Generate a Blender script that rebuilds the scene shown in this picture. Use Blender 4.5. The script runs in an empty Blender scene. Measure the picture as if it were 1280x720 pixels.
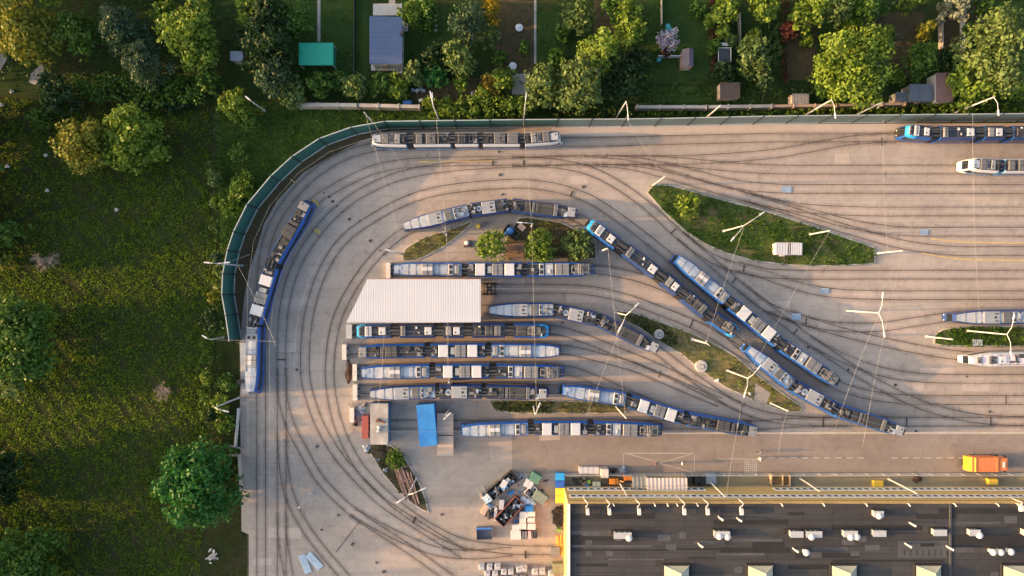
import bpy, math, random
import numpy as np
from mathutils import Vector, Matrix
R = math.radians
scene = bpy.context.scene
COL = scene.collection
HC = 112.3      # flying height of the camera, metres
S = 7.6         # pixels of the photograph per metre of ground

def W(px, py, z=0.0):
    f = (HC - z) / HC
    return Vector(((px - 640) / S * f, (360 - py) / S * f, z))

# ------------------------------------------------------------------ materials
def new_mat(name):
    m = bpy.data.materials.new(name); m.use_nodes = True
    nt = m.node_tree
    return m, nt, nt.nodes['Principled BSDF'], nt.nodes['Material Output']

def c4(c): return (c[0], c[1], c[2], 1.0)
def mul(c, k): return (c[0]*k, c[1]*k, c[2]*k)

def noise(nt, scale, detail=4, rough=.6, vec=None, dist=0):
    n = nt.nodes.new('ShaderNodeTexNoise'); n.inputs['Scale'].default_value = scale
    n.inputs['Detail'].default_value = detail; n.inputs['Roughness'].default_value = rough
    n.inputs['Distortion'].default_value = dist
    if vec: nt.links.new(vec, n.inputs['Vector'])
    return n.outputs['Fac']

def ramp(nt, fac, stops):
    r = nt.nodes.new('ShaderNodeValToRGB'); e = r.color_ramp.elements
    e[0].position, e[0].color = stops[0][0], c4(stops[0][1])
    e[1].position, e[1].color = stops[-1][0], c4(stops[-1][1])
    for p, c in stops[1:-1]:
        k = e.new(p); k.color = c4(c)
    nt.links.new(fac, r.inputs['Fac']); return r.outputs['Color']

def mix(nt, fac, a, b, mode='MIX'):
    n = nt.nodes.new('ShaderNodeMix'); n.data_type = 'RGBA'; n.blend_type = mode
    for sock, v in ((n.inputs[0], fac), (n.inputs[6], a), (n.inputs[7], b)):
        if isinstance(v, (int, float)): sock.default_value = v
        elif isinstance(v, tuple): sock.default_value = c4(v)
        else: nt.links.new(v, sock)
    return n.outputs[2]

def mapv(nt, scale=(1, 1, 1), rot=(0, 0, 0), coord='Object'):
    t = nt.nodes.new('ShaderNodeTexCoord'); m = nt.nodes.new('ShaderNodeMapping')
    m.inputs['Scale'].default_value = scale; m.inputs['Rotation'].default_value = rot
    nt.links.new(t.outputs[coord], m.inputs['Vector']); return m.outputs['Vector']

def bump(nt, b, fac, strength, dist=.05):
    n = nt.nodes.new('ShaderNodeBump'); n.inputs['Strength'].default_value = strength
    n.inputs['Distance'].default_value = dist
    nt.links.new(fac, n.inputs['Height']); nt.links.new(n.outputs['Normal'], b.inputs['Normal'])

MATS = {}
def simple(name, col, rough=.6, metal=0.0, var=.18, scale=2.5, bmp=0.0, stretch=(1, 1, 1)):
    if name in MATS: return MATS[name]
    m, nt, b, o = new_mat(name)
    v = mapv(nt, stretch)
    f = noise(nt, scale, 5, .65, v)
    c = ramp(nt, f, [(.3, mul(col, 1-var)), (.7, mul(col, 1+var))])
    f2 = noise(nt, scale*.23, 3, .6, v)
    c = mix(nt, .55*min(1, var*4), c, ramp(nt, f2, [(.35, mul(col, 1-var*1.3)), (.65, mul(col, 1+var))]))
    nt.links.new(c, b.inputs['Base Color'])
    b.inputs['Roughness'].default_value = rough; b.inputs['Metallic'].default_value = metal
    if bmp: bump(nt, b, noise(nt, scale*6, 3, .6, v), bmp)
    MATS[name] = m
    return m

def leafmat(name, dark, light, trans=.3):
    if name in MATS: return MATS[name]
    m, nt, b, o = new_mat(name)
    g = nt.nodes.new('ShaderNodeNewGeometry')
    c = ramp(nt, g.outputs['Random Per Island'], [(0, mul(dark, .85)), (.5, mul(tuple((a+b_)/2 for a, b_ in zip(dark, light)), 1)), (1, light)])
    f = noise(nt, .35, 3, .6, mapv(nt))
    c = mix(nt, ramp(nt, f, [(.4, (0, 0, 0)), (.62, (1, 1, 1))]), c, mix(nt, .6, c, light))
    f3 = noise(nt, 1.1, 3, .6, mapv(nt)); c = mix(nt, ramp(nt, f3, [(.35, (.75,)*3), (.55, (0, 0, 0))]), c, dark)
    nt.links.new(c, b.inputs['Base Color'])
    b.inputs['Roughness'].default_value = .55; b.inputs['Specular IOR Level'].default_value = .25
    t = nt.nodes.new('ShaderNodeBsdfTranslucent'); nt.links.new(c, t.inputs['Color'])
    ms = nt.nodes.new('ShaderNodeMixShader'); ms.inputs[0].default_value = trans
    nt.links.new(b.outputs[0], ms.inputs[1]); nt.links.new(t.outputs[0], ms.inputs[2])
    nt.links.new(ms.outputs[0], o.inputs['Surface'])
    MATS[name] = m
    return m

def concrete_mat(name, c1, c2, slab=(6.0, 3.0), joint=.06, stain=.5, tone=(.95, 1.04), jt=.84):
    m, nt, b, o = new_mat(name)
    v = mapv(nt)
    br = nt.nodes.new('ShaderNodeTexBrick')
    br.offset = .5; br.inputs['Scale'].default_value = 1.0
    br.inputs['Brick Width'].default_value = slab[0]; br.inputs['Row Height'].default_value = slab[1]
    br.inputs['Mortar Size'].default_value = joint; br.inputs['Mortar Smooth'].default_value = .8
    br.inputs['Color1'].default_value = c4((tone[0],)*3); br.inputs['Color2'].default_value = c4((tone[1],)*3)
    br.inputs['Mortar'].default_value = c4((jt, jt*.99, jt*.98)); br.inputs['Bias'].default_value = 0
    nt.links.new(v, br.inputs['Vector'])
    base = ramp(nt, noise(nt, .055, 4, .6, v), [(.36, c1), (.64, c2)])
    base = mix(nt, 1.0, base, br.outputs['Color'], 'MULTIPLY')
    mid = ramp(nt, noise(nt, .45, 6, .7, v, 1.2), [(.3, (.80, .79, .78)), (.52, (1, 1, 1)), (.75, (1.10, 1.08, 1.06))])
    base = mix(nt, .8, base, mid, 'MULTIPLY')
    st = ramp(nt, noise(nt, .16, 7, .72, v, 2.0), [(.58, (1, 1, 1)), (.74, (.66, .63, .62))])
    base = mix(nt, stain, base, st, 'MULTIPLY')
    sk_ = ramp(nt, noise(nt, 1.0, 6, .7, mapv(nt, (.05, .55, 1))), [(.3, (.84, .82, .80)), (.5, (1, 1, 1)), (.72, (1.08, 1.07, 1.06))])
    base = mix(nt, .75, base, sk_, 'MULTIPLY')
    spots = ramp(nt, noise(nt, .9, 3, .5, v), [(.66, (1, 1, 1)), (.74, (.72, .69, .67))])
    base = mix(nt, stain, base, spots, 'MULTIPLY')
    fine = ramp(nt, noise(nt, 5, 5, .75, v), [(.25, (.82, .82, .82)), (.75, (1.15, 1.15, 1.15))])
    base = mix(nt, .7, base, fine, 'MULTIPLY')
    nt.links.new(base, b.inputs['Base Color']); b.inputs['Roughness'].default_value = .85
    b.inputs['Specular IOR Level'].default_value = .2
    bump(nt, b, noise(nt, 9, 4, .7, v), .25, .03)
    MATS[name] = m; return m

def ground_mat(name, stops, s1=.12, s2=1.6, bmp=.6, fine=.6):
    m, nt, b, o = new_mat(name)
    v = mapv(nt)
    base = ramp(nt, noise(nt, s1, 6, .65, v, .8), stops)
    f2 = ramp(nt, noise(nt, s2, 6, .75, v), [(.25, (.55, .58, .5)), (.5, (1, 1, 1)), (.78, (1.5, 1.42, 1.3))])
    base = mix(nt, fine, base, f2, 'MULTIPLY')
    nt.links.new(base, b.inputs['Base Color']); b.inputs['Roughness'].default_value = .95
    b.inputs['Specular IOR Level'].default_value = .1
    bump(nt, b, noise(nt, 5, 5, .7, v), bmp, .25)
    MATS[name] = m; return m

def wear_mat(name, col, lo, hi):
    m, nt, b, o = new_mat(name)
    b.inputs['Base Color'].default_value = c4(col); b.inputs['Roughness'].default_value = .9
    a = nt.nodes.new('ShaderNodeAttribute'); a.attribute_name = 'fade'
    f = ramp(nt, noise(nt, .5, 6, .7, mapv(nt), 1), [(.3, (lo,)*3), (.7, (hi,)*3)])
    mm = nt.nodes.new('ShaderNodeMath'); mm.operation = 'MULTIPLY'
    nt.links.new(a.outputs['Fac'], mm.inputs[0]); nt.links.new(f, mm.inputs[1])
    t = nt.nodes.new('ShaderNodeBsdfTransparent'); ms = nt.nodes.new('ShaderNodeMixShader')
    nt.links.new(mm.outputs[0], ms.inputs[0]); nt.links.new(t.outputs[0], ms.inputs[1]); nt.links.new(b.outputs[0], ms.inputs[2])
    nt.links.new(ms.outputs[0], o.inputs['Surface']); MATS[name] = m; return m

# ------------------------------------------------------------------ mesh building
class MB:
    def __init__(s): s.v = []; s.f = []; s.m = []
    def quad(s, a, b, c, d, mi=0):
        n = len(s.v); s.v += [tuple(a), tuple(b), tuple(c), tuple(d)]; s.f.append((n, n+1, n+2, n+3)); s.m.append(mi)
    def poly(s, pts, mi=0):
        n = len(s.v); s.v += [tuple(p) for p in pts]; s.f.append(tuple(range(n, n+len(pts)))); s.m.append(mi)
    def hexa(s, p, mi=0):      # p: 4 bottom then 4 top points, counter-clockwise
        n = len(s.v); s.v += [tuple(q) for q in p]
        for q in ((3, 2, 1, 0), (4, 5, 6, 7), (0, 1, 5, 4), (1, 2, 6, 5), (2, 3, 7, 6), (3, 0, 4, 7)):
            s.f.append(tuple(n+i for i in q)); s.m.append(mi)
    def box(s, c, d, rz=0.0, mi=0, taper=1.0):     # c = centre of the bottom face
        ca, sa = math.cos(rz), math.sin(rz); P = []
        for z, k in ((0, 1), (d[2], taper)):
            for x, y in ((-1, -1), (1, -1), (1, 1), (-1, 1)):
                x *= d[0]/2*k; y *= d[1]/2*k
                P.append((c[0]+x*ca-y*sa, c[1]+x*sa+y*ca, c[2]+z))
        s.hexa(P, mi)
    def tube(s, p0, p1, r0, r1=None, n=8, mi=0, cap=True):
        p0, p1 = Vector(p0), Vector(p1); r1 = r0 if r1 is None else r1
        d = (p1-p0).normalized(); a = d.orthogonal().normalized(); b = d.cross(a)
        k = len(s.v)
        for p, r in ((p0, r0), (p1, r1)):
            for i in range(n):
                t = 2*math.pi*i/n; s.v.append(tuple(p+(a*math.cos(t)+b*math.sin(t))*r))
        for i in range(n):
            j = (i+1) % n; s.f.append((k+i, k+j, k+n+j, k+n+i)); s.m.append(mi)
        if cap:
            s.f.append(tuple(k+n-1-i for i in range(n))); s.m.append(mi)
            s.f.append(tuple(k+n+i for i in range(n))); s.m.append(mi)
    def path(s, pts, r0, r1=None, n=6, mi=0):
        r1 = r0 if r1 is None else r1; L = len(pts)-1
        for i in range(L):
            s.tube(pts[i], pts[i+1], r0+(r1-r0)*i/L, r0+(r1-r0)*(i+1)/L, n, mi)
    def ball(s, c, r, n=10, m=6, mi=0, sq=(1, 1, 1)):
        k = len(s.v)
        for i in range(m+1):
            t = math.pi*i/m
            for j in range(n):
                p = 2*math.pi*j/n
                s.v.append((c[0]+r*sq[0]*math.sin(t)*math.cos(p), c[1]+r*sq[1]*math.sin(t)*math.sin(p), c[2]+r*sq[2]*math.cos(t)))
        for i in range(m):
            for j in range(n):
                q = (j+1) % n
                s.f.append((k+i*n+j, k+(i+1)*n+j, k+(i+1)*n+q, k+i*n+q)); s.m.append(mi)
    def prism(s, pts, z0, z1, mi=0, side=None):
        side = mi if side is None else side
        P = [Vector((p[0], p[1], 0)) for p in pts]
        A = sum(P[i].x*P[(i+1) % len(P)].y-P[(i+1) % len(P)].x*P[i].y for i in range(len(P)))
        if A < 0: P.reverse()
        s.poly([(p.x, p.y, z1) for p in P], mi)
        for i in range(len(P)):
            a, b = P[i], P[(i+1) % len(P)]
            s.quad((a.x, a.y, z0), (b.x, b.y, z0), (b.x, b.y, z1), (a.x, a.y, z1), side)
    def strip(s, L, Rr, mi=0):
        for i in range(len(L)-1): s.quad(L[i], Rr[i], Rr[i+1], L[i+1], mi)
    def build(s, name, mats, parent=None, smooth=False, off=None):
        me = bpy.data.meshes.new(name)
        o = off if off is not None else world_loc(parent)
        me.from_pydata([(a-o[0], b-o[1], c-o[2]) for a, b, c in s.v], [], s.f)
        if not isinstance(mats, (list, tuple)): mats = [mats]
        for m in mats: me.materials.append(m)
        me.polygons.foreach_set('material_index', s.m)
        if smooth: me.polygons.foreach_set('use_smooth', [True]*len(s.f))
        me.update()
        ob = bpy.data.objects.new(name, me); COL.objects.link(ob)
        if parent: ob.parent = parent
        return ob

def world_loc(o):
    v = Vector((0, 0, 0))
    while o is not None:
        v = v + o.location; o = o.parent
    return v

def tag(o, label, cat, group=None):
    o['label'] = label; o['category'] = cat
    if group: o['group'] = group
    return o
def thing(name, label, cat, loc, group=None):
    o = bpy.data.objects.new(name, None); COL.objects.link(o)
    o.location = loc; o.empty_display_size = .3
    return tag(o, label, cat, group)
def struct(o): o['kind'] = 'structure'; return o
def stuff(o, label=None, cat=None):
    o['kind'] = 'stuff'
    if label: o['label'] = label; o['category'] = cat
    return o
def solo(mb, name, mats, label, cat, loc, group=None, smooth=False):
    """a thing that is one mesh; its origin sits at loc"""
    o = mb.build(name, mats, None, smooth, off=Vector(loc)); o.location = loc
    return tag(o, label, cat, group)

def catmull(pts, step=1.0):
    Q = [Vector((p[0], p[1])) for p in pts]; P = [Q[0]]
    for a, b in zip(Q[:-1], Q[1:]):      # long straights get way points so that the curve does not swing
        k = max(1, int((b-a).length/6.5)) if (b-a).length > 10 else 1
        P += [a.lerp(b, i/k) for i in range(1, k+1)]
    P = [P[0]*2-P[1]] + P + [P[-1]*2-P[-2]]
    out = []
    for i in range(1, len(P)-2):
        a, b, c, d = P[i-1], P[i], P[i+1], P[i+2]
        n = max(1, int((c-b).length/step))
        for k in range(n):
            t = k/n
            out.append(.5*((2*b)+(c-a)*t+(2*a-5*b+4*c-d)*t*t+(3*b-a-3*c+d)*t**3))
    out.append(P[-2]); return out

def offset_line(P, d):
    out = []
    for i, p in enumerate(P):
        a, b = P[max(0, i-1)], P[min(len(P)-1, i+1)]
        t = (b-a).normalized(); out.append(p+Vector((-t.y, t.x))*d)
    return out

def inset(pts, d):
    P = [Vector((p[0], p[1])) for p in pts]; n = len(P)
    A = sum(P[i].x*P[(i+1) % n].y-P[(i+1) % n].x*P[i].y for i in range(n))
    if A < 0: P.reverse()
    out = []
    for i in range(n):
        a, b, c = P[i-1], P[i], P[(i+1) % n]
        t1, t2 = (b-a).normalized(), (c-b).normalized()
        n1, n2 = Vector((-t1.y, t1.x)), Vector((-t2.y, t2.x))
        m = (n1+n2); m = m.normalized() if m.length > 1e-6 else n1
        k = d/max(.5, m.dot(n1)); out.append(b+m*k)
    return out

def np_mesh(name, verts, nper, mats, parent=None, off=None):
    """verts: (N*nper,3) array of separate faces with nper corners each"""
    n = len(verts)//nper
    me = bpy.data.meshes.new(name)
    o = np.array(off if off is not None else world_loc(parent))
    me.vertices.add(n*nper); me.loops.add(n*nper); me.polygons.add(n)
    me.vertices.foreach_set('co', (verts-o).astype(np.float32).ravel())
    me.loops.foreach_set('vertex_index', np.arange(n*nper, dtype=np.int32))
    me.polygons.foreach_set('loop_start', np.arange(0, n*nper, nper, dtype=np.int32))
    for m in (mats if isinstance(mats, (list, tuple)) else [mats]): me.materials.append(m)
    me.update(calc_edges=True)
    ob = bpy.data.objects.new(name, me); COL.objects.link(ob)
    if parent: ob.parent = parent
    return ob

def inside(poly, x, y):
    px = np.array([p[0] for p in poly]); py = np.array([p[1] for p in poly])
    r = np.zeros(len(x), bool); j = len(px)-1
    for i in range(len(px)):
        c = ((py[i] > y) != (py[j] > y)) & (x < (px[j]-px[i])*(y-py[i])/(py[j]-py[i]+1e-12)+px[i])
        r ^= c; j = i
    return r

# ------------------------------------------------------------------ foliage
def unit(v): return v/np.maximum(np.linalg.norm(v, axis=1, keepdims=True), 1e-9)

def leaf_quads(pos, nor, size, rng):
    n = len(pos)
    t = unit(np.cross(nor, rng.normal(size=(n, 3)))); b = np.cross(unit(nor), t)
    s = (size*rng.uniform(.6, 1.35, (n, 1))); l = s*rng.uniform(.9, 1.5, (n, 1))
    q = np.stack([pos-t*s*.5, pos+b*l*.6-t*s*.12, pos+t*s*.5, pos-b*l*.6+t*s*.1], 1)
    return q.reshape(-1, 3)

def clump_leaves(cl, leaf, dens, rng, flat=.8):
    """cl: list of (x,y,z,r); leaves spread through the shell of each clump"""
    Q = []
    for x, y, z, r in cl:
        n = max(6, int(dens*r*r/leaf**2))
        d = unit(rng.normal(size=(n, 3)))
        up = rng.random(n) < .8
        d[:, 2] = np.where(up, np.abs(d[:, 2]), d[:, 2])
        rad = r*(.45+.6*np.sqrt(rng.random((n, 1))))
        pos = np.array([x, y, z])+d*rad*np.array([1, 1, flat])
        nor = unit(d*.75+rng.normal(size=(n, 3))*.45)
        Q.append(leaf_quads(pos, nor, leaf, rng))
    return np.concatenate(Q)

def crown_clumps(Rx, Ry, Hh, z0, rng, rc=(.2, .34), dens=1.0, cone=0.0):
    """clump balls spread over an uneven ellipsoidal crown, centred on x=y=0, from z0 up"""
    Rm = (Rx+Ry)/2
    n = int(dens*(46+22*Rm))
    ph = rng.uniform(0, 6.28, 4); am = rng.uniform(.04, .13, 4)
    out = []
    if cone == 0:
        # a crown of several overlapping boughs of unequal size
        nb = int(rng.integers(8, 14)); bo = []
        for i in range(nb):
            a = 6.283*(i+rng.uniform(-.35, .35))/nb; q = rng.uniform(.38, .64) if i else .1
            bo.append((q*math.cos(a), q*math.sin(a), rng.uniform(.25, .62) if i else .66, rng.uniform(.33, .50)))
        wt = np.array([b[3]**2 for b in bo]); wt /= wt.sum()
        for i in range(n):
            bx, by, bz, br = bo[int(rng.choice(nb, p=wt))]
            d = rng.normal(size=3); d /= np.linalg.norm(d)
            if rng.random() < .6: d[2] = abs(d[2])
            k = br*(.62+.38*math.sqrt(rng.random()))
            out.append(((bx+d[0]*k)*Rx, (by+d[1]*k)*Ry, z0+Hh*min(.97, max(.04, bz+d[2]*k*.8)), Rm*rng.uniform(rc[0]*.72, rc[1]*.8)))
        return out
    for i in range(n):
        d = rng.normal(size=3); d /= np.linalg.norm(d)
        if rng.random() < .55: d[2] = abs(d[2])
        a = math.atan2(d[1], d[0])
        lob = 1+sum(am[k]*math.sin((k+2)*a+ph[k]) for k in range(4))
        k = .45+.42*math.sqrt(rng.random())
        zz = d[2]*k
        sh = 1-cone*max(0, zz)
        r = Rm*rng.uniform(*rc)*(1-.25*cone)
        out.append((d[0]*k*Rx*lob*sh, d[1]*k*Ry*lob*sh, z0+Hh*(.42+.5*zz), r))
    return out

TREE_N = [0]
def tree(px, py, rpx, h, mats, label, rx=1.0, ry=1.0, leaf=.42, dens=3.6, name='tree', cat='tree', group=None, rc=(.2, .34), cd=1.0, cone=0.0, trunk=True):
    TREE_N[0] += 1
    rng = np.random.default_rng(100+TREE_N[0]*7)
    zc = h*.62
    loc = W(px, py, zc); loc.z = 0
    Rm = 1.12*rpx/S*(HC-zc)/HC
    root = thing(name, label, cat, loc, group)
    z0 = h*.07 if trunk else 0.0
    cl = crown_clumps(Rm*rx*.93, Rm*ry*.93, h-z0, z0, rng, rc, cd, cone)
    cl = [(x+loc.x, y+loc.y, z, r) for x, y, z, r in cl]
    Q = clump_leaves(cl, leaf, dens, rng)
    np_mesh('crown', Q, 4, mats, root)
    mb = MB()
    b = Vector((loc.x, loc.y, 0)); top = b+Vector((rng.uniform(-.3, .3), rng.uniform(-.3, .3), h*.55))
    rr = max(.07, h*.022)
    mb.tube(b, b.lerp(top, .5), rr*1.3, rr, 8); mb.tube(b.lerp(top, .5), top, rr, rr*.5, 8)
    for i in range(7):
        x, y, z, r = cl[int(rng.integers(len(cl)))]
        s = b.lerp(top, rng.uniform(.4, .95))
        mb.tube(s, (x, y, z), rr*.45, rr*.12, 5)
    mb.build('trunk', simple('bark', (.09, .07, .05), .9), root)
    return root

def bare_tree(px, py, rpx, h, label, seed, name='bare_tree'):
    rng = random.Random(seed)
    loc = W(px, py, h*.6); loc.z = 0
    root = thing(name, label, 'tree', loc)
    mt, mc = MB(), MB()
    Rm = rpx/S
    def grow(p, d, L, r, dep):
        q = p+d*L
        (mt if dep < 2 else mc).tube(p, q, r, r*.65, 4, cap=False)
        if dep == 5: return
        for k in range(3 if dep else 6):
            e = Vector((rng.uniform(-1, 1), rng.uniform(-1, 1), rng.uniform(-.15, .5)))
            grow(p+d*L*rng.uniform(.5, 1), (d*.6+e*.9).normalized(), L*rng.uniform(.6, .85), r*.6, dep+1)
    grow(Vector((loc.x, loc.y, 0)), Vector((.05, .05, 1)), Rm*.42, .13, 0)
    m = simple('dry_twig', (.30, .24, .20), .9)
    mt.build('trunk', m, root); mc.build('crown', m, root)
    return root

def box_clumps(poly, z0, z1, rr, spacing, rng):
    """clumps filling a px polygon between two heights"""
    P = [W(*p) for p in poly]; xs = [p.x for p in P]; ys = [p.y for p in P]
    A = (max(xs)-min(xs))*(max(ys)-min(ys)); n = int(A/spacing**2)+4
    x = rng.uniform(min(xs), max(xs), n); y = rng.uniform(min(ys), max(ys), n)
    k = inside(P, x, y)
    return [(a, b, rng.uniform(z0, z1), rng.uniform(*rr)) for a, b in zip(x[k], y[k])]

def hedge(poly, h, mats, label, name='hedge', leaf=.34, dens=3.0, spacing=.62, rr=(.5, .85), cat='hedge', seed=1, group=None):
    rng = np.random.default_rng(seed)
    cl = box_clumps(poly, h*.35, h*.8, rr, spacing, rng)
    c = W(sum(p[0] for p in poly)/len(poly), sum(p[1] for p in poly)/len(poly))
    Q = clump_leaves(cl, leaf, dens, rng)
    o = np_mesh(name, Q, 4, mats, None, off=c); o.location = c
    return tag(o, label, cat, group)

def tufts(name, polys, per_m2, hh, ww, mats, seed=3, z=0.0, holes=(), patch=None, lean=.5):
    rng = np.random.default_rng(seed); A = []
    for poly in polys:
        P = [W(*p) for p in poly]; xs = [p.x for p in P]; ys = [p.y for p in P]
        n = int((max(xs)-min(xs))*(max(ys)-min(ys))*per_m2)
        x = rng.uniform(min(xs), max(xs), n); y = rng.uniform(min(ys), max(ys), n)
        k = inside(P, x, y)
        for h in holes:
            k &= ~inside([W(*p) for p in h], x, y)
        if patch:
            f = np.sin(x*.9+1.3*np.sin(y*.7))*np.sin(y*.8+1.7*np.sin(x*.5))+.5*np.sin(x*2.3+y*1.9)
            k &= (f > rng.uniform(-1.2, patch, n))
        A.append(np.stack([x[k], y[k], np.full(k.sum(), z)], 1))
    p = np.concatenate(A); n = len(p)
    a = rng.uniform(0, 6.283, n); w = rng.uniform(*ww, n); h = rng.uniform(*hh, n)
    d = np.stack([np.cos(a)*w, np.sin(a)*w, np.zeros(n)], 1)
    ln = np.stack([rng.normal(0, lean, n)*h, rng.normal(0, lean, n)*h, h], 1)
    q = np.stack([p-d, p+d, p+d*.45+ln, p-d*.45+ln], 1).reshape(-1, 3)
    o = np_mesh(name, q, 4, mats, None, off=(0, 0, 0))
    o['kind'] = 'stuff'
    return o
# ------------------------------------------------------------------ materials of the setting
M_CONC = concrete_mat('yard_concrete', (.315, .271, .238), (.388, .326, .284), (7.5, 3.6), .05, .75)
M_ROAD = concrete_mat('road_asphalt', (.23, .195, .172), (.27, .228, .20), (30, 11), .03, .7)
M_APRON = concrete_mat('apron_concrete', (.22, .19, .13), (.30, .25, .16), (3.2, 2.0), .05, .8)
M_KERB = simple('kerb_concrete', (.45, .40, .35), .85, var=.15)
M_MEADOW = ground_mat('meadow_soil', [(.3, (.016, .026, .008)), (.48, (.022, .034, .009)), (.62, (.034, .036, .013)), (.78, (.05, .042, .025))], .06, 1.3, .7)
M_GARDEN = ground_mat('garden_soil', [(.3, (.018, .036, .010)), (.5, (.028, .05, .013)), (.7, (.045, .045, .02))], .12, 1.4, .7)
M_LAWN = ground_mat('lawn_turf', [(.3, (.024, .052, .012)), (.7, (.042, .075, .018))], .2, 2, .5)
M_BED = ground_mat('bed_soil', [(.3, (.055, .045, .026)), (.5, (.085, .066, .038)), (.7, (.06, .058, .026))], .3, 1.5, .7)
M_VERGE = ground_mat('verge_turf', [(.3, (.026, .055, .012)), (.7, (.055, .09, .02))], .2, 1.6, .7)
M_ISLE = ground_mat('island_turf', [(.28, (.04, .075, .016)), (.5, (.075, .105, .026)), (.62, (.12, .105, .05)), (.75, (.16, .125, .08))], .28, 1.4, .7)
M_DRY = ground_mat('dry_turf', [(.3, (.21, .165, .09)), (.5, (.19, .16, .075)), (.7, (.09, .105, .035))], .22, 1.2, .8)
M_SOIL = ground_mat('bare_soil', [(.3, (.075, .055, .035)), (.5, (.11, .085, .05)), (.7, (.06, .065, .025))], .3, 1.6, .8)
M_RAIL = simple('rail_steel', (.062, .046, .038), .5, .3, .25, 1.5)
M_PATHG = simple('path_paving', (.30, .28, .25), .9, var=.2)
M_WORN = wear_mat('track_wear', (.15, .10, .078), .02, .24)
M_DAMP = wear_mat('damp_wear', (.30, .30, .31), .0, .5)

# one ground sheet to the horizon
g = MB(); g.quad((-2500, -2500, -.06), (2500, -2500, -.06), (2500, 2500, -.06), (-2500, 2500, -.06))
struct(g.build('ground', M_GARDEN, off=(0, 0, 0)))
def sheet(name, pts, z, mat, kind=True):
    mb = MB(); P = [W(*p) for p in pts]
    A = sum(P[i].x*P[(i+1) % len(P)].y-P[(i+1) % len(P)].x*P[i].y for i in range(len(P)))
    if A < 0: P.reverse()
    mb.poly([(p.x, p.y, z) for p in P])
    return struct(mb.build(name, mat, off=(0, 0, 0)))
sheet('meadow', [(-900, 118), (268, 118), (276, 300), (272, 420), (303, 426), (300, 500), (302, 664), (311, 668), (311, 1300), (-900, 1300)], -.03, M_MEADOW)
sheet('verge', [(268, 118), (378, 134), (640, 136), (1700, 126), (1700, 150), (960, 154), (640, 158), (487, 160), (409, 181), (351, 226), (306, 293), (292, 368), (303, 426), (272, 420), (276, 300)], -.025, M_VERGE)

# concrete yard
YARD = [(1700, 152), (960, 155), (640, 159.5), (488, 163), (452, 176), (415, 195), (380, 215), (347, 250), (330, 280), (321, 310), (311, 340), (305, 375), (302, 405), (300, 430), (300, 500), (302, 664), (311, 668), (311, 1100), (706, 1100), (706, 609), (1700, 609)]
sheet('yard', YARD, 0.0, M_CONC)
sheet('soil_strip', [(488, 163), (452, 176), (415, 195), (380, 215), (347, 250), (330, 280), (321, 310), (311, 340), (305, 375), (302, 405), (300, 430), (296, 430), (292, 393), (288, 368), (289, 343), (295, 313), (302, 290), (318, 257), (347, 222), (373, 199), (406, 178), (445, 164), (487, 158)], -.01, M_SOIL)
sheet('walkway', [(690, 159), (800, 158.5), (960, 155.5), (1700, 152.5), (1700, 165.5), (960, 167), (760, 170), (690, 170.5)], .005, simple('walkway_concrete', (.47, .395, .34), .9, 0, .1, .5))
sheet('road', [(640, 543), (1700, 543), (1700, 592), (640, 592)], .004, M_ROAD)
sheet('apron', [(706, 592.6), (1700, 592.6), (1700, 608), (706, 608)], .006, M_APRON)

# kerb line between road and tracks
mb = MB(); a, b = W(822, 541), W(1700, 541); mb.hexa([(a.x, a.y-.13, 0), (b.x, b.y-.13, 0), (b.x, b.y+.13, 0), (a.x, a.y+.13, 0), (a.x, a.y-.13, .12), (b.x, b.y-.13, .12), (b.x, b.y+.13, .12), (a.x, a.y+.13, .12)])
struct(mb.build('kerb', M_KERB, off=(0, 0, 0)))

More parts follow.
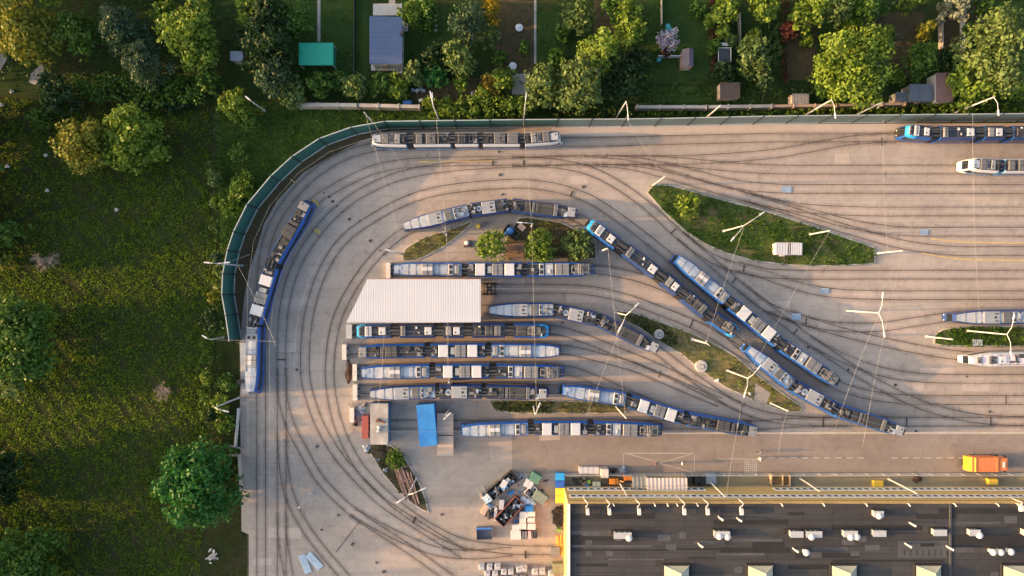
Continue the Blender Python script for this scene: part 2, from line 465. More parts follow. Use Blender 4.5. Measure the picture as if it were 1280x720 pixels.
# ------------------------------------------------------------------ tram tracks (centre lines)
TR = {
 'O': [(326.5, 1000), (326.5, 725), (326.5, 500), (325.5, 410), (326, 360), (333, 305), (352, 263), (385, 224.5), (423, 198.5), (462, 185), (510, 179.5), (640, 178.5), (760, 177), (960, 172), (1500, 171)],
 'A1': [(325.5, 420), (328, 375), (337.5, 336.7), (352, 306), (378, 269), (395, 250), (422, 233), (463, 213.5), (505, 204.5), (560, 202), (640, 201), (760, 200)],
 'A': [(352, 1000), (352, 725), (352, 560), (352, 430), (356, 380), (366, 343), (378, 317), (397, 290), (421, 264), (452, 241), (500, 220), (560, 209), (640, 203.5), (720, 200.5), (760, 200)],
 'AX': [(750, 200), (820, 200), (880, 199), (960, 193), (1010, 185), (1060, 176), (1120, 171.4)],
 'A2': [(770, 200), (830, 201.5), (880, 205.5), (930, 210), (980, 212), (1500, 211.6)],
 'A3': [(740, 200), (790, 202), (840, 211), (890, 224), (930, 232), (980, 236), (1500, 236.6)],
 'A4': [(730, 201), (785, 206), (830, 217), (875, 230), (920, 243), (960, 253), (1010, 261), (1090, 264.4), (1500, 264.4)],
 'A5': [(920, 243), (965, 254), (1010, 266), (1050, 277), (1090, 285), (1140, 289.5), (1500, 290)],
 'A6': [(930, 246), (980, 261), (1030, 278), (1080, 293), (1130, 306), (1190, 313.5), (1500, 314.6)],
 'B': [(580, 693), (540, 668), (505, 646), (478, 628), (455, 606), (425, 573), (404, 540), (393, 515), (383, 480), (381, 450), (383, 415), (388, 385), (398, 352), (414, 320), (438, 292), (480, 264.5), (517, 247), (563, 236), (630, 230), (665, 230.5), (702, 236.5), (737, 249), (766, 267), (800, 292), (839, 323), (902, 374.5), (964, 426), (1032, 474.4), (1062, 487), (1100, 496), (1150, 500), (1500, 500)],
 'C': [(706, 688), (640, 687), (580, 679), (540, 661), (505, 638), (475, 612), (447, 580), (426, 540), (416, 505), (412, 470), (413, 445), (418, 410), (431, 376), (455, 338), (482, 308), (509, 288), (550, 273), (586.7, 265), (636, 258.5), (680, 262), (718.5, 271), (750, 292), (777.7, 313), (829, 351), (873, 386), (910, 417), (945, 448), (979, 476), (1031, 507), (1070, 521), (1109, 526.5), (1180, 527), (1500, 527)],
 'F': [(640, 202), (690, 204), (735, 213), (770, 230), (806, 255), (838, 284), (862, 305), (898, 335), (925, 358), (963, 388), (995, 413), (1016, 428), (1060, 450), (1100, 464), (1150, 472), (1220, 473.5), (1500, 473.5)],
 'F2': [(1010, 424), (1060, 458), (1110, 487), (1160, 509), (1220, 523), (1290, 527)],
 'G': [(850, 294), (880, 317), (912, 332), (950, 340.5), (1000, 343.4), (1500, 343)],
 'HH': [(905, 330), (940, 338), (975, 350), (1010, 361), (1050, 367), (1110, 369), (1500, 369)],
 'I': [(925, 358), (950, 378), (975, 391), (1010, 402), (1050, 408.5), (1100, 408.5), (1145, 402), (1190, 396), (1500, 395.4)],
 'K': [(960, 384), (1005, 401), (1060, 417), (1120, 431), (1180, 442), (1230, 446.2), (1500, 446.3)],
 'R9': [(489, 336.7), (745, 336.7), (795, 346), (835, 361), (868, 382)],
 'RC': [(602, 361), (690, 361), (742, 364), (785, 374), (825, 388.5), (870, 407), (905, 427), (940, 449)],
 'R10': [(603, 386.7), (690, 386.7), (745.7, 398.5), (785, 414), (815.5, 433), (850, 460), (885, 485), (920, 507), (960, 521), (1010, 526.5), (1110, 527)],
 'R11': [(440, 412), (690, 412), (730, 423), (770, 439), (810, 455), (850, 473), (890, 493), (930, 511)],
 'R12': [(437, 436.7), (703, 436.7), (750, 447), (790, 458), (830, 474), (870, 491), (900, 503)],
 'R13': [(449, 461.8), (708, 462.5), (750, 477), (790, 495), (850, 519)],
 'R14': [(449, 486.8), (700, 486.8), (777, 496), (848.5, 519), (890, 529), (932, 532), (1000, 528), (1060, 527)],
 'R16': [(464, 530.7), (830, 530.7), (940, 531)],
 'D': [(352, 460), (354, 500), (364, 535), (379, 563), (395, 592), (413, 614), (440, 639), (472, 661), (512, 687), (547, 712), (600, 750)],
 'D2': [(440, 639), (470, 656), (510, 676), (550, 690), (595, 693), (640, 689)],
 'E': [(352, 540), (355, 585), (363, 622), (380, 657), (405, 691), (432, 722), (480, 780)],
 'A9': [(352, 640), (354, 680), (361, 720), (372, 780)],
}
for i, (k, pts) in enumerate(TR.items()):
    C = catmull([W(*p) for p in pts], 1.2)
    mb = MB(); z = .022+.0022*i
    for s in (-.72, .72):
        a, b = offset_line(C, s-.04), offset_line(C, s+.04)
        mb.strip([(p.x, p.y, z) for p in a], [(p.x, p.y, z) for p in b])
    struct(mb.build('tram_track', M_RAIL, off=(0, 0, 0)))
    # greasy wear along the rails
    mw = MB(); fade = []
    z = .008+.0004*i
    for s in (-.72, .72):
        o = [offset_line(C, s+d) for d in (-.62, -.2, .2, .62)]
        for j in range(3):
            for q in range(len(C)-1):
                mw.quad((*o[j][q], z), (*o[j+1][q], z), (*o[j+1][q+1], z), (*o[j][q+1], z))
                e = {0: (0, 1, 1, 0), 1: (1, 1, 1, 1), 2: (1, 0, 0, 1)}[j]; fade += e
        z += .0002
    ob = struct(mw.build('track_wear', M_WORN, off=(0, 0, 0)))
    at = ob.data.attributes.new('fade', 'FLOAT', 'POINT'); at.data.foreach_set('value', np.array(fade, dtype=np.float32))
# switch rods and drain channels across the tracks
mb = MB()
for (x0, y0), (x1, y1), w in [((928, 505), (925, 517), .16), ((826, 462), (823, 472), .16), ((1028.5, 523), (1028.5, 534), .2), ((1133, 521), (1133, 532), .2), ((1238, 520.5), (1238, 532.5), .2), ((1257, 494), (1257, 506), .16),
      ((1008, 395), (1007, 405), .2), ((997, 411), (992, 417.5), .2), ((920, 347), (915, 354), .2), ((930.5, 330), (929, 340), .2), ((845, 285.5), (838, 292), .2), ((866, 400), (862.5, 409), .22), ((657, 688), (657, 698), .3), ((516, 654), (520, 645.5), .25), ((346, 449.5), (357, 449.5), .2), ((1102, 172), (1102, 182), .2), ((616, 201), (616, 207), .3), ((655, 200), (655, 207), .3), ((449, 652), (420, 690), .1), ((713, 246), (716, 238.5), .25)]:
    a, b = W(x0, y0), W(x1, y1); d = (b-a).normalized(); n = Vector((-d.y, d.x, 0))*w/2
    z = .1
    mb.quad((a-n)+Vector((0, 0, z)), (b-n)+Vector((0, 0, z)), (b+n)+Vector((0, 0, z)), (a+n)+Vector((0, 0, z)))
struct(mb.build('switch_rods', M_RAIL, off=(0, 0, 0)))
# drain covers let into the yard
mb = MB(); rr = random.Random(4)
for x, y, r in [(416, 252, 5), (437, 274, 5), (463, 301, 5), (421.5, 258, 2), (411.5, 246, 3), (405, 241, 2), (428, 265, 2), (625, 180+154/4, 5), (628, 243, 4), (729, 233.5, 5), (624, 190, 3), (371, 462, 4), (396.5, 558, 5), (440.5, 680, 5), (480, 714.5, 5), (402, 662, 3), (423, 644, 4), (471, 703, 3), (1208, 470.5, 2.5), (1119, 481, 4.5), (1237, 514.5, 4), (1145, 539, 4), (552, 643, 4), (703, 403, 2.4), (1034, 470, 3), (1010, 434, 4), (450, 276, 2), (475, 313, 2), (480, 318, 2), (1060, 462, 3)]:
    p = W(x, y); n = 10; z = .105
    if r > 3.9: 
        q = r/S*.5; mb.box((p.x, p.y, .0), (q*1.5, q*1.2, z), rr.uniform(0, 1))
    else: mb.poly([(p.x+r/S*.55*math.cos(6.283*k/n), p.y+r/S*.55*math.sin(6.283*k/n), z) for k in range(n)])
struct(mb.build('drain_covers', simple('drain_iron', (.06, .05, .045), .7), off=(0, 0, 0)))

ISL_W = [(502, 321), (506, 310), (530, 296), (560, 287), (589, 276), (592, 278), (575, 294), (555, 309), (530, 322), (520, 326), (504, 326)]
ISL_M = [(632, 297), (648, 272), (660, 271), (700, 277), (728, 290), (745, 305), (746, 324), (632, 325)]
ISL_N = [(808, 241), (816, 230), (840, 231.5), (870, 240), (905, 250), (950, 261), (1000, 277), (1050, 294), (1093, 309), (1094, 330), (1040, 333), (985, 332), (940, 326), (905, 316), (880, 305), (855, 289), (830, 266)]
ISL_S = [(766, 387), (790, 390), (830, 403), (870, 418), (905, 436), (920, 445), (950, 471), (985, 496), (1004, 509), (999, 516), (975, 513), (940, 500), (905, 484), (875, 463), (850, 442), (828, 430), (800, 411), (775, 399)]
ISL_R = [(610, 502), (640, 499), (778, 502), (790, 508), (780, 517), (640, 517), (618, 512)]
ISL_E = [(1167, 419), (1178, 411), (1210, 407.5), (1500, 407.5), (1500, 433), (1180, 433), (1167, 430)]
ISL_D = [(459, 561), (470, 556), (489, 556), (502, 566), (516, 587), (526, 606), (533, 625), (536, 641), (528, 638), (512, 628), (495, 612), (478, 592)]
ISLS = (ISL_W, ISL_M, ISL_N, ISL_S, ISL_R, ISL_E, ISL_D)
# repairs in the paving: poured patches of slightly different concrete
mb = MB(); rr = random.Random(31); k = 0
isl = [[W(*p) for p in q] for q in (ISLS)]
while k < 46:
    x, y = rr.uniform(320, 1270), rr.uniform(175, 530)
    if k < 12: x, y = rr.uniform(320, 690), rr.uniform(500, 715)
    p = W(x, y); w, d = rr.uniform(1.2, 6), rr.uniform(.8, 2.4)
    if not inside([W(*q) for q in YARD], np.array([p.x]), np.array([p.y]))[0] or any(inside(q, np.array([p.x+a]), np.array([p.y+b]))[0] for q in isl for a in (-w/2, 0, w/2) for b in (-d/2, 0, d/2)): continue
    z = .0045+.00006*k; rz = rr.choice((0, 0, 0, .04, -.03, 0)); ca, sa = math.cos(rz), math.sin(rz)
    mb.quad(*[(p.x+a*w/2*ca-b*d/2*sa, p.y+a*w/2*sa+b*d/2*ca, z) for a, b in ((-1, -1), (1, -1), (1, 1), (-1, 1))], rr.randrange(2)); k += 1
struct(mb.build('paving_patches', [simple('patch_dark', (.318, .265, .232), .9, 0, .12, 1.2), simple('patch_pale', (.395, .325, .282), .9, 0, .12, 1.2)], off=(0, 0, 0)))

# painted markings
M_WHITEP = simple('white_paint', (.42, .385, .35), .8, var=.25, scale=6)
M_YELP = simple('yellow_paint', (.50, .35, .12), .8, var=.25, scale=5)
M_BLUEP = simple('pale_blue_paint', (.22, .30, .40), .85, var=.3, scale=2)
def marks(name, segs, mat, z):
    mb = MB()
    for i, (x0, y0, x1, y1, w) in enumerate(segs):
        a, b = W(x0, y0), W(x1, y1); d = (b-a).normalized(); n = Vector((-d.y, d.x, 0))*w/2; k = Vector((0, 0, z+.0006*i))
        mb.quad(a-n+k, b-n+k, b+n+k, a+n+k)
    return struct(mb.build(name, mat, off=(0, 0, 0)))
seg = [(x, 572.3, x+8, 572.3, .16) for x in range(960, 1214, 14) if not 1075 < x < 1105]
seg += [(780, 566.5, 868, 566.5, .12), (868, 566.5, 868, 591, .12), (784, 567, 820, 577, .12), (866, 567, 824, 579, .12), (824, 579, 866, 590, .12), (779, 566, 779, 590, .1)]
seg += [(897, 573.5, 931, 573.5, .1)]
for k in range(7): seg.append((931+k*2.4, 573, 931+k*2.4, 591, .09)); 
for k in range(8): seg.append((931, 574+k*2.3, 947, 574+k*2.3, .09))
seg += [(853, 509.5, 902, 509.5, .12), (902, 509.5, 884, 515, .12)]
marks('road_markings', seg, M_WHITEP, .012)
seg = [(524, 202.3, 545, 202.3, .22), (545, 202.3, 615, 201.3, .1), (391, 249.5, 399, 258, .55), (393.5, 287, 401, 291.5, .6), (363, 224, 370, 229, .2)]
ya = catmull([W(1163, 298.5), W(1200, 302.3), W(1280, 304), W(1500, 304)], 3); yb = catmull([W(1152, 316), W(1197, 323.5), W(1280, 325.5), W(1500, 325.5)], 3)
mk = MB()
for c in (ya, yb):
    a, b = offset_line(c, -.09), offset_line(c, .09); mk.strip([(p.x, p.y, .013) for p in a], [(p.x, p.y, .013) for p in b])
struct(mk.build('yard_edge_lines', M_YELP, off=(0, 0, 0)))
marks('yellow_markings', seg, M_YELP, .11)
marks('blue_markings', [(976, 237, 989, 237, 1.0), (1150, 290.5, 1160, 290.5, .9), (989, 396, 1001, 396, 1.1), (1025, 363.5, 1036, 363.5, .9)], M_BLUEP, .11)

# concrete platform beside the left-hand track
mb = MB(); mb.prism([W(300.5, 428), W(309.5, 428), W(312, 492), (W(303, 492))], 0, .35)
struct(mb.build('platform', simple('platform_concrete', (.52, .47, .42), .85, var=.2, scale=1.2), off=(0, 0, 0)))

# ------------------------------------------------------------------ islands in the yard
def island(pts, mat, z=.14, kerb=.2, name='traffic_island'):
    P = [W(*p) for p in pts]; I = inset(P, kerb)
    mb = MB(); mb.prism(P, 0, z-.02, 0)
    mb.prism([(p.x, p.y) for p in I], 0, z, 1)
    return struct(mb.build(name, [M_KERB, mat], off=(0, 0, 0)))
island(ISL_W, M_DRY); island(ISL_M, M_SOIL); island(ISL_N, M_ISLE); island(ISL_S, M_DRY); island(ISL_R, M_DRY); island(ISL_E, M_ISLE); island(ISL_D, M_SOIL)
# worn path across the long island
sheet('path', [(944, 479), (963, 491), (957, 506), (942, 500)], .146, M_CONC)
sheet('path', [(631, 270), (648, 272), (632, 297), (632, 325), (540, 325), (560, 308), (592, 278)], .005, M_CONC)
sheet('path', [(632, 304), (655, 304), (655, 324), (632, 324)], .15, simple('brick_rubble', (.30, .17, .11), .9, var=.25))

M_GR1 = leafmat('grass_olive', (.072, .132, .012), (.26, .36, .027), .55)
M_GR2 = leafmat('grass_fresh', (.045, .105, .014), (.16, .27, .035), .45)
M_GR3 = leafmat('grass_dry', (.17, .14, .06), (.28, .23, .10), .3)
M_GR5 = leafmat('grass_mid', (.03, .075, .012), (.095, .185, .026), .45)
M_GR4 = leafmat('grass_dark', (.028, .055, .014), (.065, .10, .022), .35)  # darkest of the grass greens, for weeds and the lower verge
MEAD = [(-40, 120), (262, 140), (272, 300), (268, 420), (258, 560), (250, 720), (250, 780), (-40, 780)]
tufts('meadow_grass', [MEAD], 120, (.12, .25), (.035, .085), [M_GR1], 3, -.03, patch=4.5, lean=.75)
tufts('meadow_grass', [MEAD], 12, (.1, .3), (.05, .12), [M_GR5], 4, -.03, patch=.9, lean=.8)
tufts('lawn_grass', [[(340, -10), (1290, -10), (1290, 125), (540, 125), (340, 100)]], 7, (.06, .2), (.03, .08), [M_GR5], 41, -.05, patch=.9, holes=[[(455, 0), (512, 0), (512, 96), (455, 96)], [(394, -60), (404, -60), (404, 55), (394, 55)]])
tufts('verge_grass', [[(269, 121), (300, 125), (380, 137), (640, 137), (640, 150), (485, 150), (400, 172), (340, 222), (300, 285), (288, 345), (274, 345), (276, 300)], [(640, 136), (1280, 128), (1280, 142), (640, 150)]], 14, (.15, .5), (.04, .12), [M_GR2], 5, -.025)
tufts('verge_grass', [[(262, 500), (298, 500), (300, 560), (298, 660), (309, 670), (309, 725), (254, 725)]], 8, (.1, .3), (.03, .09), [M_GR4], 6, -.025, patch=.9)
tufts('island_grass', [ISL_N, ISL_E], 22, (.12, .42), (.04, .11), [M_GR5], 7, .14, patch=1.2)
tufts('island_grass', [ISL_E], 26, (.12, .4), (.04, .11), [M_GR2], 18, .14, patch=3)
tufts('island_grass', [ISL_N, ISL_E], 16, (.12, .42), (.04, .11), [M_GR2], 17, .14, patch=.7)
tufts('island_grass', [ISL_S, ISL_R, ISL_W], 15, (.1, .34), (.03, .09), [M_GR3], 8, .14, patch=1.2, holes=[[(944, 479), (963, 491), (957, 506), (942, 500)]])
tufts('island_grass', [ISL_S, ISL_R, ISL_W, ISL_M], 9, (.12, .45), (.04, .1), [M_GR1], 9, .14, patch=.6, holes=[[(944, 479), (963, 491), (957, 506), (942, 500)]])
tufts('island_weeds', [[(770, 388), (800, 393), (835, 408), (850, 430), (835, 432), (800, 409)], [(612, 502), (690, 502), (690, 515), (620, 513)]], 20, (.2, .5), (.05, .14), [M_GR4], 10, .14)
tufts('debris_weeds', [ISL_D], 12, (.15, .5), (.04, .12), [M_GR4], 11, .14, patch=.4)

# ------------------------------------------------------------------ allotment gardens beyond the wall
def bed(x0, y0, x1, y1, mat, z, name='garden_bed'):
    sheet(name, [(x0, y0), (x1, y0), (x1, y1), (x0, y1)], z, mat)
bed(345, -60, 396, 100, M_LAWN, -.055, 'lawn'); bed(401, -60, 459, 98, M_LAWN, -.05, 'lawn'); bed(503, -60, 545, 95, M_LAWN, -.05, 'lawn')
bed(545, 8, 575, 60, M_LAWN, -.05, 'lawn'); bed(618, -60, 667, 98, M_BED, -.05); bed(672, 15, 700, 85, M_LAWN, -.05, 'lawn'); bed(742, 0, 775, 40, M_BED, -.05)
bed(808, 0, 886, 104, M_LAWN, -.05, 'lawn'); bed(815, 108, 945, 128, M_VERGE, -.045, 'lawn'); bed(984, 22, 1022, 100, M_BED, -.05); bed(1022, 25, 1045, 60, M_LAWN, -.045, 'lawn')
bed(1078, 15, 1155, 55, M_BED, -.05); bed(1095, 50, 1140, 95, M_BED, -.045); bed(1172, 5, 1200, 72, M_BED, -.05); bed(1203, 0, 1240, 40, M_BED, -.05); bed(520, 98, 660, 124, M_BED, -.045); bed(1245, 3, 1290, 25, M_LAWN, -.045, 'lawn')
bed(640, 92, 662, 118, M_PATHG, -.04, 'garden_path'); bed(396.5, -60, 400.5, 52, M_PATHG, -.04, 'garden_path'); bed(667.5, -60, 670.5, 80, M_PATHG, -.04, 'garden_path'); bed(486, -20, 494, 5, M_PATHG, -.04, 'garden_path')
mb = MB()
for y in (13, 19.5, 26, 32, 38): p = W(544.5, y); mb.box((p.x, p.y, -.05), (.5, .45, .08))
struct(mb.build('stepping_stones', M_PATHG, off=(0, 0, 0)))
sheet('path', [(-60, 52), (0, 64), (10, 72), (0, 88), (-60, 110)], -.02, simple('gravel_track', (.34, .30, .27), .9, var=.2))
sheet('path', [(38, 92), (54, 78), (56, 90), (44, 106), (36, 103)], -.02, simple('gravel_track', (.34, .30, .27)))
rng = np.random.default_rng(77)
cl = []
for poly, n, zz, rr in (([(70, -40), (1290, -40), (1290, 126), (540, 128), (270, 120), (70, 100)], 1700, (.1, .5), (.25, .6)), ([(-60, 20), (130, 20), (130, 110), (-60, 110)], 120, (.3, 1.2), (.4, .9)), ([(800, 105), (960, 105), (960, 129), (800, 129)], 160, (.1, .5), (.3, .55)), ([(262, 300), (284, 300), (276, 560), (262, 560)], 110, (.2, .8), (.3, .7)), ([(285, 225), (325, 200), (296, 270), (284, 300)], 90, (.2, .7), (.35, .7)), ([(300, 140), (380, 140), (345, 200), (300, 230)], 60, (.1, .4), (.3, .6))):
    P = [W(*p) for p in poly]
    xs = [p.x for p in P]; ys = [p.y for p in P]
    x = rng.uniform(min(xs), max(xs), n); y = rng.uniform(min(ys), max(ys), n); k = inside(P, x, y)
    f = np.sin(x*.35)+np.sin(y*.5+x*.13); k &= f > rng.uniform(-1.6, 1.0, n)
    houses = [[(455, 0), (512, 0), (512, 96), (455, 96)], [(370, 48), (422, 48), (422, 86), (370, 86)], [(1115, 88), (1195, 88), (1195, 130), (1115, 130)], [(394, -60), (404, -60), (404, 55), (394, 55)], [(848, 58), (872, 58), (872, 90), (848, 90)], [(285, 60), (306, 60), (306, 80), (285, 80)]]
    for h in houses: k &= ~inside([W(*p) for p in h], x, y)
    cl += [(a, b, rng.uniform(*zz), rng.uniform(*rr)) for a, b in zip(x[k], y[k])]
q = clump_leaves(cl, .26, 1.5, rng, .6)
stuff(np_mesh('undergrowth', q, 4, leafmat('leaf_under', (.03, .07, .014), (.10, .17, .03), .35), None, off=(0, 0, 0)))
# ------------------------------------------------------------------ noise barrier round the loop
M_GREEN = simple('barrier_green', (.045, .14, .12), .45, .1, .12, .6, stretch=(1, 1, .2))
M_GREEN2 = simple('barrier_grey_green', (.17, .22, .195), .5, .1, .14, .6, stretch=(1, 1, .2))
M_PALE = simple('pale_steel', (.62, .60, .58), .5, .2, .1)
M_DKSTEEL = simple('dark_steel', (.05, .06, .06), .5, .4, .2)
FOOT = [(301.5, 424), (297, 393), (292.5, 368), (293.5, 343), (299, 315), (306.5, 292.5), (322.5, 260), (351, 226), (376.5, 202.5), (409, 181), (447, 167.5), (487, 160.5)]
x = 487
while x < 1330:
    x += 41 if x > 600 else 42
    y = 160.5-(x-487)/153*2 if x < 640 else 158.5-(x-640)/160 if x < 800 else 157.5-(x-800)/160*3.5 if x < 960 else 154-(x-960)/320*3
    FOOT.append((x, y))
root = thing('noise_barrier', 'long dark green panelled noise barrier curving round the tram loop', 'noise barrier', W(487, 160.5))
HB = 4.8
for i in range(len(FOOT)-1):
    a, b = W(*FOOT[i]), W(*FOOT[i+1]); d = (b-a).normalized(); n = Vector((-d.y, d.x, 0))
    mb = MB(); e0, e1 = a+d*.09, b-d*.09
    for z0, z1, t, mi in ((.0, .35, .12, 1), (.35, HB-.12, .06, 0), (HB-.12, HB, .075, 2)):
        mb.hexa([e0-n*t+Vector((0, 0, z0)), e1-n*t+Vector((0, 0, z0)), e1+n*t+Vector((0, 0, z0)), e0+n*t+Vector((0, 0, z0)),
                 e0-n*t+Vector((0, 0, z1)), e1-n*t+Vector((0, 0, z1)), e1+n*t+Vector((0, 0, z1)), e0+n*t+Vector((0, 0, z1))], mi)
    for k in range(1, 6):
        z = .35+k*.68; t = .075
        mb.hexa([e0-n*t+Vector((0, 0, z)), e1-n*t+Vector((0, 0, z)), e1+n*t+Vector((0, 0, z)), e0+n*t+Vector((0, 0, z)),
                 e0-n*t+Vector((0, 0, z+.05)), e1-n*t+Vector((0, 0, z+.05)), e1+n*t+Vector((0, 0, z+.05)), e0+n*t+Vector((0, 0, z+.05))], 0)
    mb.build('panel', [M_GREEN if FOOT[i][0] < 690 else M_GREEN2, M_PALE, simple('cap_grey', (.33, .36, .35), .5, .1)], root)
for i, p in enumerate(FOOT):
    a = W(*p); q = W(*FOOT[min(i+1, len(FOOT)-1)]) - W(*FOOT[max(0, i-1)]); mb = MB()
    mb.box(a, (.16, .34, HB+.06), math.atan2(q.y, q.x)); mb.build('post', M_DKSTEEL, root)

M_WALLC = simple('old_wall_concrete', (.36, .32, .29), .9, var=.25, scale=1)
def run_wall(pts, h, t, name, label, cat, mats, post=None):
    c = W(*pts[0]); r = thing(name, label, cat, c)
    mb = MB(); P = [W(*p) for p in pts]
    for a, b in zip(P[:-1], P[1:]):
        d = (b-a).normalized(); n = Vector((-d.y, d.x, 0))*t/2
        mb.hexa([a-n+Vector((0, 0, -.06)), b-n+Vector((0, 0, -.06)), b+n+Vector((0, 0, -.06)), a+n+Vector((0, 0, -.06)), a-n+Vector((0, 0, h)), b-n+Vector((0, 0, h)), b+n+Vector((0, 0, h)), a+n+Vector((0, 0, h))])
    mb.build('panel', mats, r)
    L = sum((b-a).length for a, b in zip(P[:-1], P[1:]))
    for a, b in zip(P[:-1], P[1:]):
        k = max(1, int((b-a).length/(post or 3)))
        for i in range(k+1):
            m2 = MB(); m2.box(a.lerp(b, i/k)+Vector((0, 0, -.06)), (.16, t*1.5, h+.14), math.atan2(b.y-a.y, b.x-a.x)); m2.build('post', mats, r)
    return r
run_wall([(377, 134.5), (450, 135), (526, 137)], 1.9, .55, 'garden_wall', 'grey coping topped garden wall behind the blue roofed house', 'wall', M_WALLC, 3.2)
run_wall([(794, 137), (880, 137), (960, 136)], 1.8, .5, 'garden_wall', 'grey garden wall below the small brown roofed shed', 'wall', M_WALLC, 3.2)
run_wall([(960.5, 136), (1040, 135), (1124, 133)], 1.8, .4, 'garden_wall', 'brownish garden wall below the largest lime green tree', 'wall', simple('old_wall_brown', (.33, .24, .18), .9), 3.2)
run_wall([(1200, -30), (1201, 70)], 1.1, .12, 'picket_fence', 'pale picket fence running below the whitish blossoming tree', 'fence', M_PALE, 1.2)
run_wall([(826, -30), (826, 32)], 1.0, .08, 'picket_fence', 'grey garden fence above the pink and white flowering bush', 'fence', M_WALLC, 1.5)
run_wall([(922.5, 20), (923, 60)], 1.2, .1, 'picket_fence', 'grey garden fence right of the red leaved fence line', 'fence', M_WALLC, 1.5)
run_wall([(444, -30), (444, 95)], 1.0, .07, 'picket_fence', 'dark wire fence on the lawn left of the blue roofed house', 'fence', M_DKSTEEL, 2)
run_wall([(822, 72), (852, 72)], 1.0, .1, 'picket_fence', 'short pale rail fence joining the small brown roofed shed', 'fence', M_PALE, 1.5)
run_wall([(1173, 20), (1173.5, 62)], 1.2, .1, 'picket_fence', 'short grey fence between the yellowish bush and dug garden bed', 'fence', M_WALLC, 1.5)

# ------------------------------------------------------------------ lamp and catenary posts
M_POST = simple('post_grey', (.52, .52, .53), .45, .15, .08)
M_LAMP = simple('lamp_head_grey', (.55, .57, .60), .4, .2, .08)
def post(px, py, h, label, arms=(), r=.14, cat='lamp post', name='lamp_post', head=True):
    """px,py: foot in the photograph; arms: (dx,dy) metres from the top"""
    b = W(px, py); root = thing(name, label, cat, b, 'lamp and catenary posts of the depot')
    mb = MB(); mb.tube(b, b+Vector((0, 0, h)), r, r*.62, 12); mb.build('pole', M_POST, root)
    mb = MB(); mb.tube(b, b+Vector((0, 0, .5)), r*1.55, r*1.4, 12); mb.build('base', M_POST, root)
    t = b+Vector((0, 0, h))
    for dx, dy in arms:
        e = t+Vector((dx, dy, .45)); mb = MB(); m = t.lerp(e, .45)+Vector((0, 0, .3))
        mb.path([t+Vector((0, 0, -.1)), m, e], .055, .045); mb.build('arm', M_POST, root)
        if head:
            d = Vector((dx, dy, 0)).normalized(); mb = MB()
            c = e+d*.35; n = Vector((-d.y, d.x, 0))
            mb.hexa([c-d*.45-n*.13+Vector((0, 0, -.08)), c+d*.4-n*.09+Vector((0, 0, -.06)), c+d*.4+n*.09+Vector((0, 0, -.06)), c-d*.45+n*.13+Vector((0, 0, -.08)),
                     c-d*.45-n*.1+Vector((0, 0, .08)), c+d*.4-n*.07+Vector((0, 0, .05)), c+d*.4+n*.07+Vector((0, 0, .05)), c-d*.45+n*.1+Vector((0, 0, .08))])
            mb.build('lamp_head', M_LAMP, root)
    return t
LP = 'white steel lamp post '
post(331, 138.5, 5, LP+'in the bushes at the bend of the noise barrier', [(-.5, .4)])
post(470, 158, 9, LP+'behind the noise barrier above the first tram on the top track', [])
post(550, 152, 9.5, LP+'behind the noise barrier beside the hedge end', [(-.1, 1.2), (-.3, 1.4)])
post(655, 150, 9, LP+'behind the noise barrier at the dark hedge', [(.1, 1)])
post(770, 147.5, 10, LP+'with hooked arm behind the barrier under the broad olive tree', [(.2, -2.2)])
post(882, 148, 8, LP+'without arms behind the barrier below the small brown shed', [])
post(1004, 145.5, 10, LP+'with hooked arm behind the barrier below the big lime tree', [(.3, -2.2)])
post(1069, 144.5, 8, LP+'with short stub arms behind the barrier left of the metal shed', [(-.9, -1)], head=False)
post(1189, 142.5, 10, LP+'with hooked arm behind the barrier at the olive garden tree', [(.3, -2.2)])
post(817, 231, 8.3, LP+'without arms at the upper tip of the long green island', [])
post(904, 289, 10, LP+'with two thin arms in the middle of the long green island', [(2.3, 1.6), (-1.6, -1.8)])
post(1012, 293, 7.2, LP+'without arms beside the two white utility cabinets', [])
post(1097, 316.5, 7.2, LP+'without arms just off the right tip of the long green island', [])
post(1058, 388.5, 10, LP+'with two long arms on the bare concrete of the right yard', [(.3, 2.4), (.5, -2.9)])
post(1158, 420.5, 6.7, LP+'without arms at the tip of the small grass island', [])
post(1208, 413.3, 9.3, LP+'with two long arms on the small grass island', [(.6, 2.4), (.2, -2.6)])
post(770, 390.8, 10, LP+'with two arms at the pointed end of the dry grass island', [(1.3, 1.3), (-1, -1.9)])
post(865, 424, 8.6, LP+'with square fittings in the middle of the dry grass island', [(.3, -.4), (-.4, .5)], .2, head=False)
post(909, 463, 10, LP+'with two arms beside the path on the dry grass island', [(1.3, 1.5), (-.6, -2.1)])
post(963, 504, 7.2, LP+'without arms at the lower end of the dry grass island', [])
post(667, 508, 7.2, LP+'on the narrow weedy strip under the row of parked trams', [(.5, 1.2)])
post(770, 508.5, 10, LP+'at the right end of the narrow weedy strip', [])
post(564, 473.5, 4.5, 'short white signal post between two rows of parked trams', [], .2, 'signal post', 'signal_post')
post(561, 512, 8.3, LP+'at the end of the timber decked wagon', [(.6, .6)])
post(303, 332, 9.5, LP+'beside the barrier at the left edge of the tram loop', [(-1.1, .1), (1.3, .1)])
post(280, 421.5, 5, LP+'in the shrubs by the open end of the noise barrier', [(-.5, .3)])
post(299, 497, 9.3, LP+'by the hedge below the end of the concrete platform', [(1.6, -.4)])
post(390, 617.5, 7, LP+'without arms standing alone on the lower left yard', [], .2)
post(521, 597, 9.5, LP+'with two arms beside the rusty pipes on the debris island', [(-1.1, -.7), (2, .9)], .13)
post(774, 602.5, 7, LP+'without arms rising past the yellow facade beside the orange digger', [])
post(886, 601, 8.6, LP+'with dark foot rising past the yellow facade beside the blue box', [])
post(1000, 598, 7.2, LP+'without arms rising past the yellow facade beside the brown crate', [])
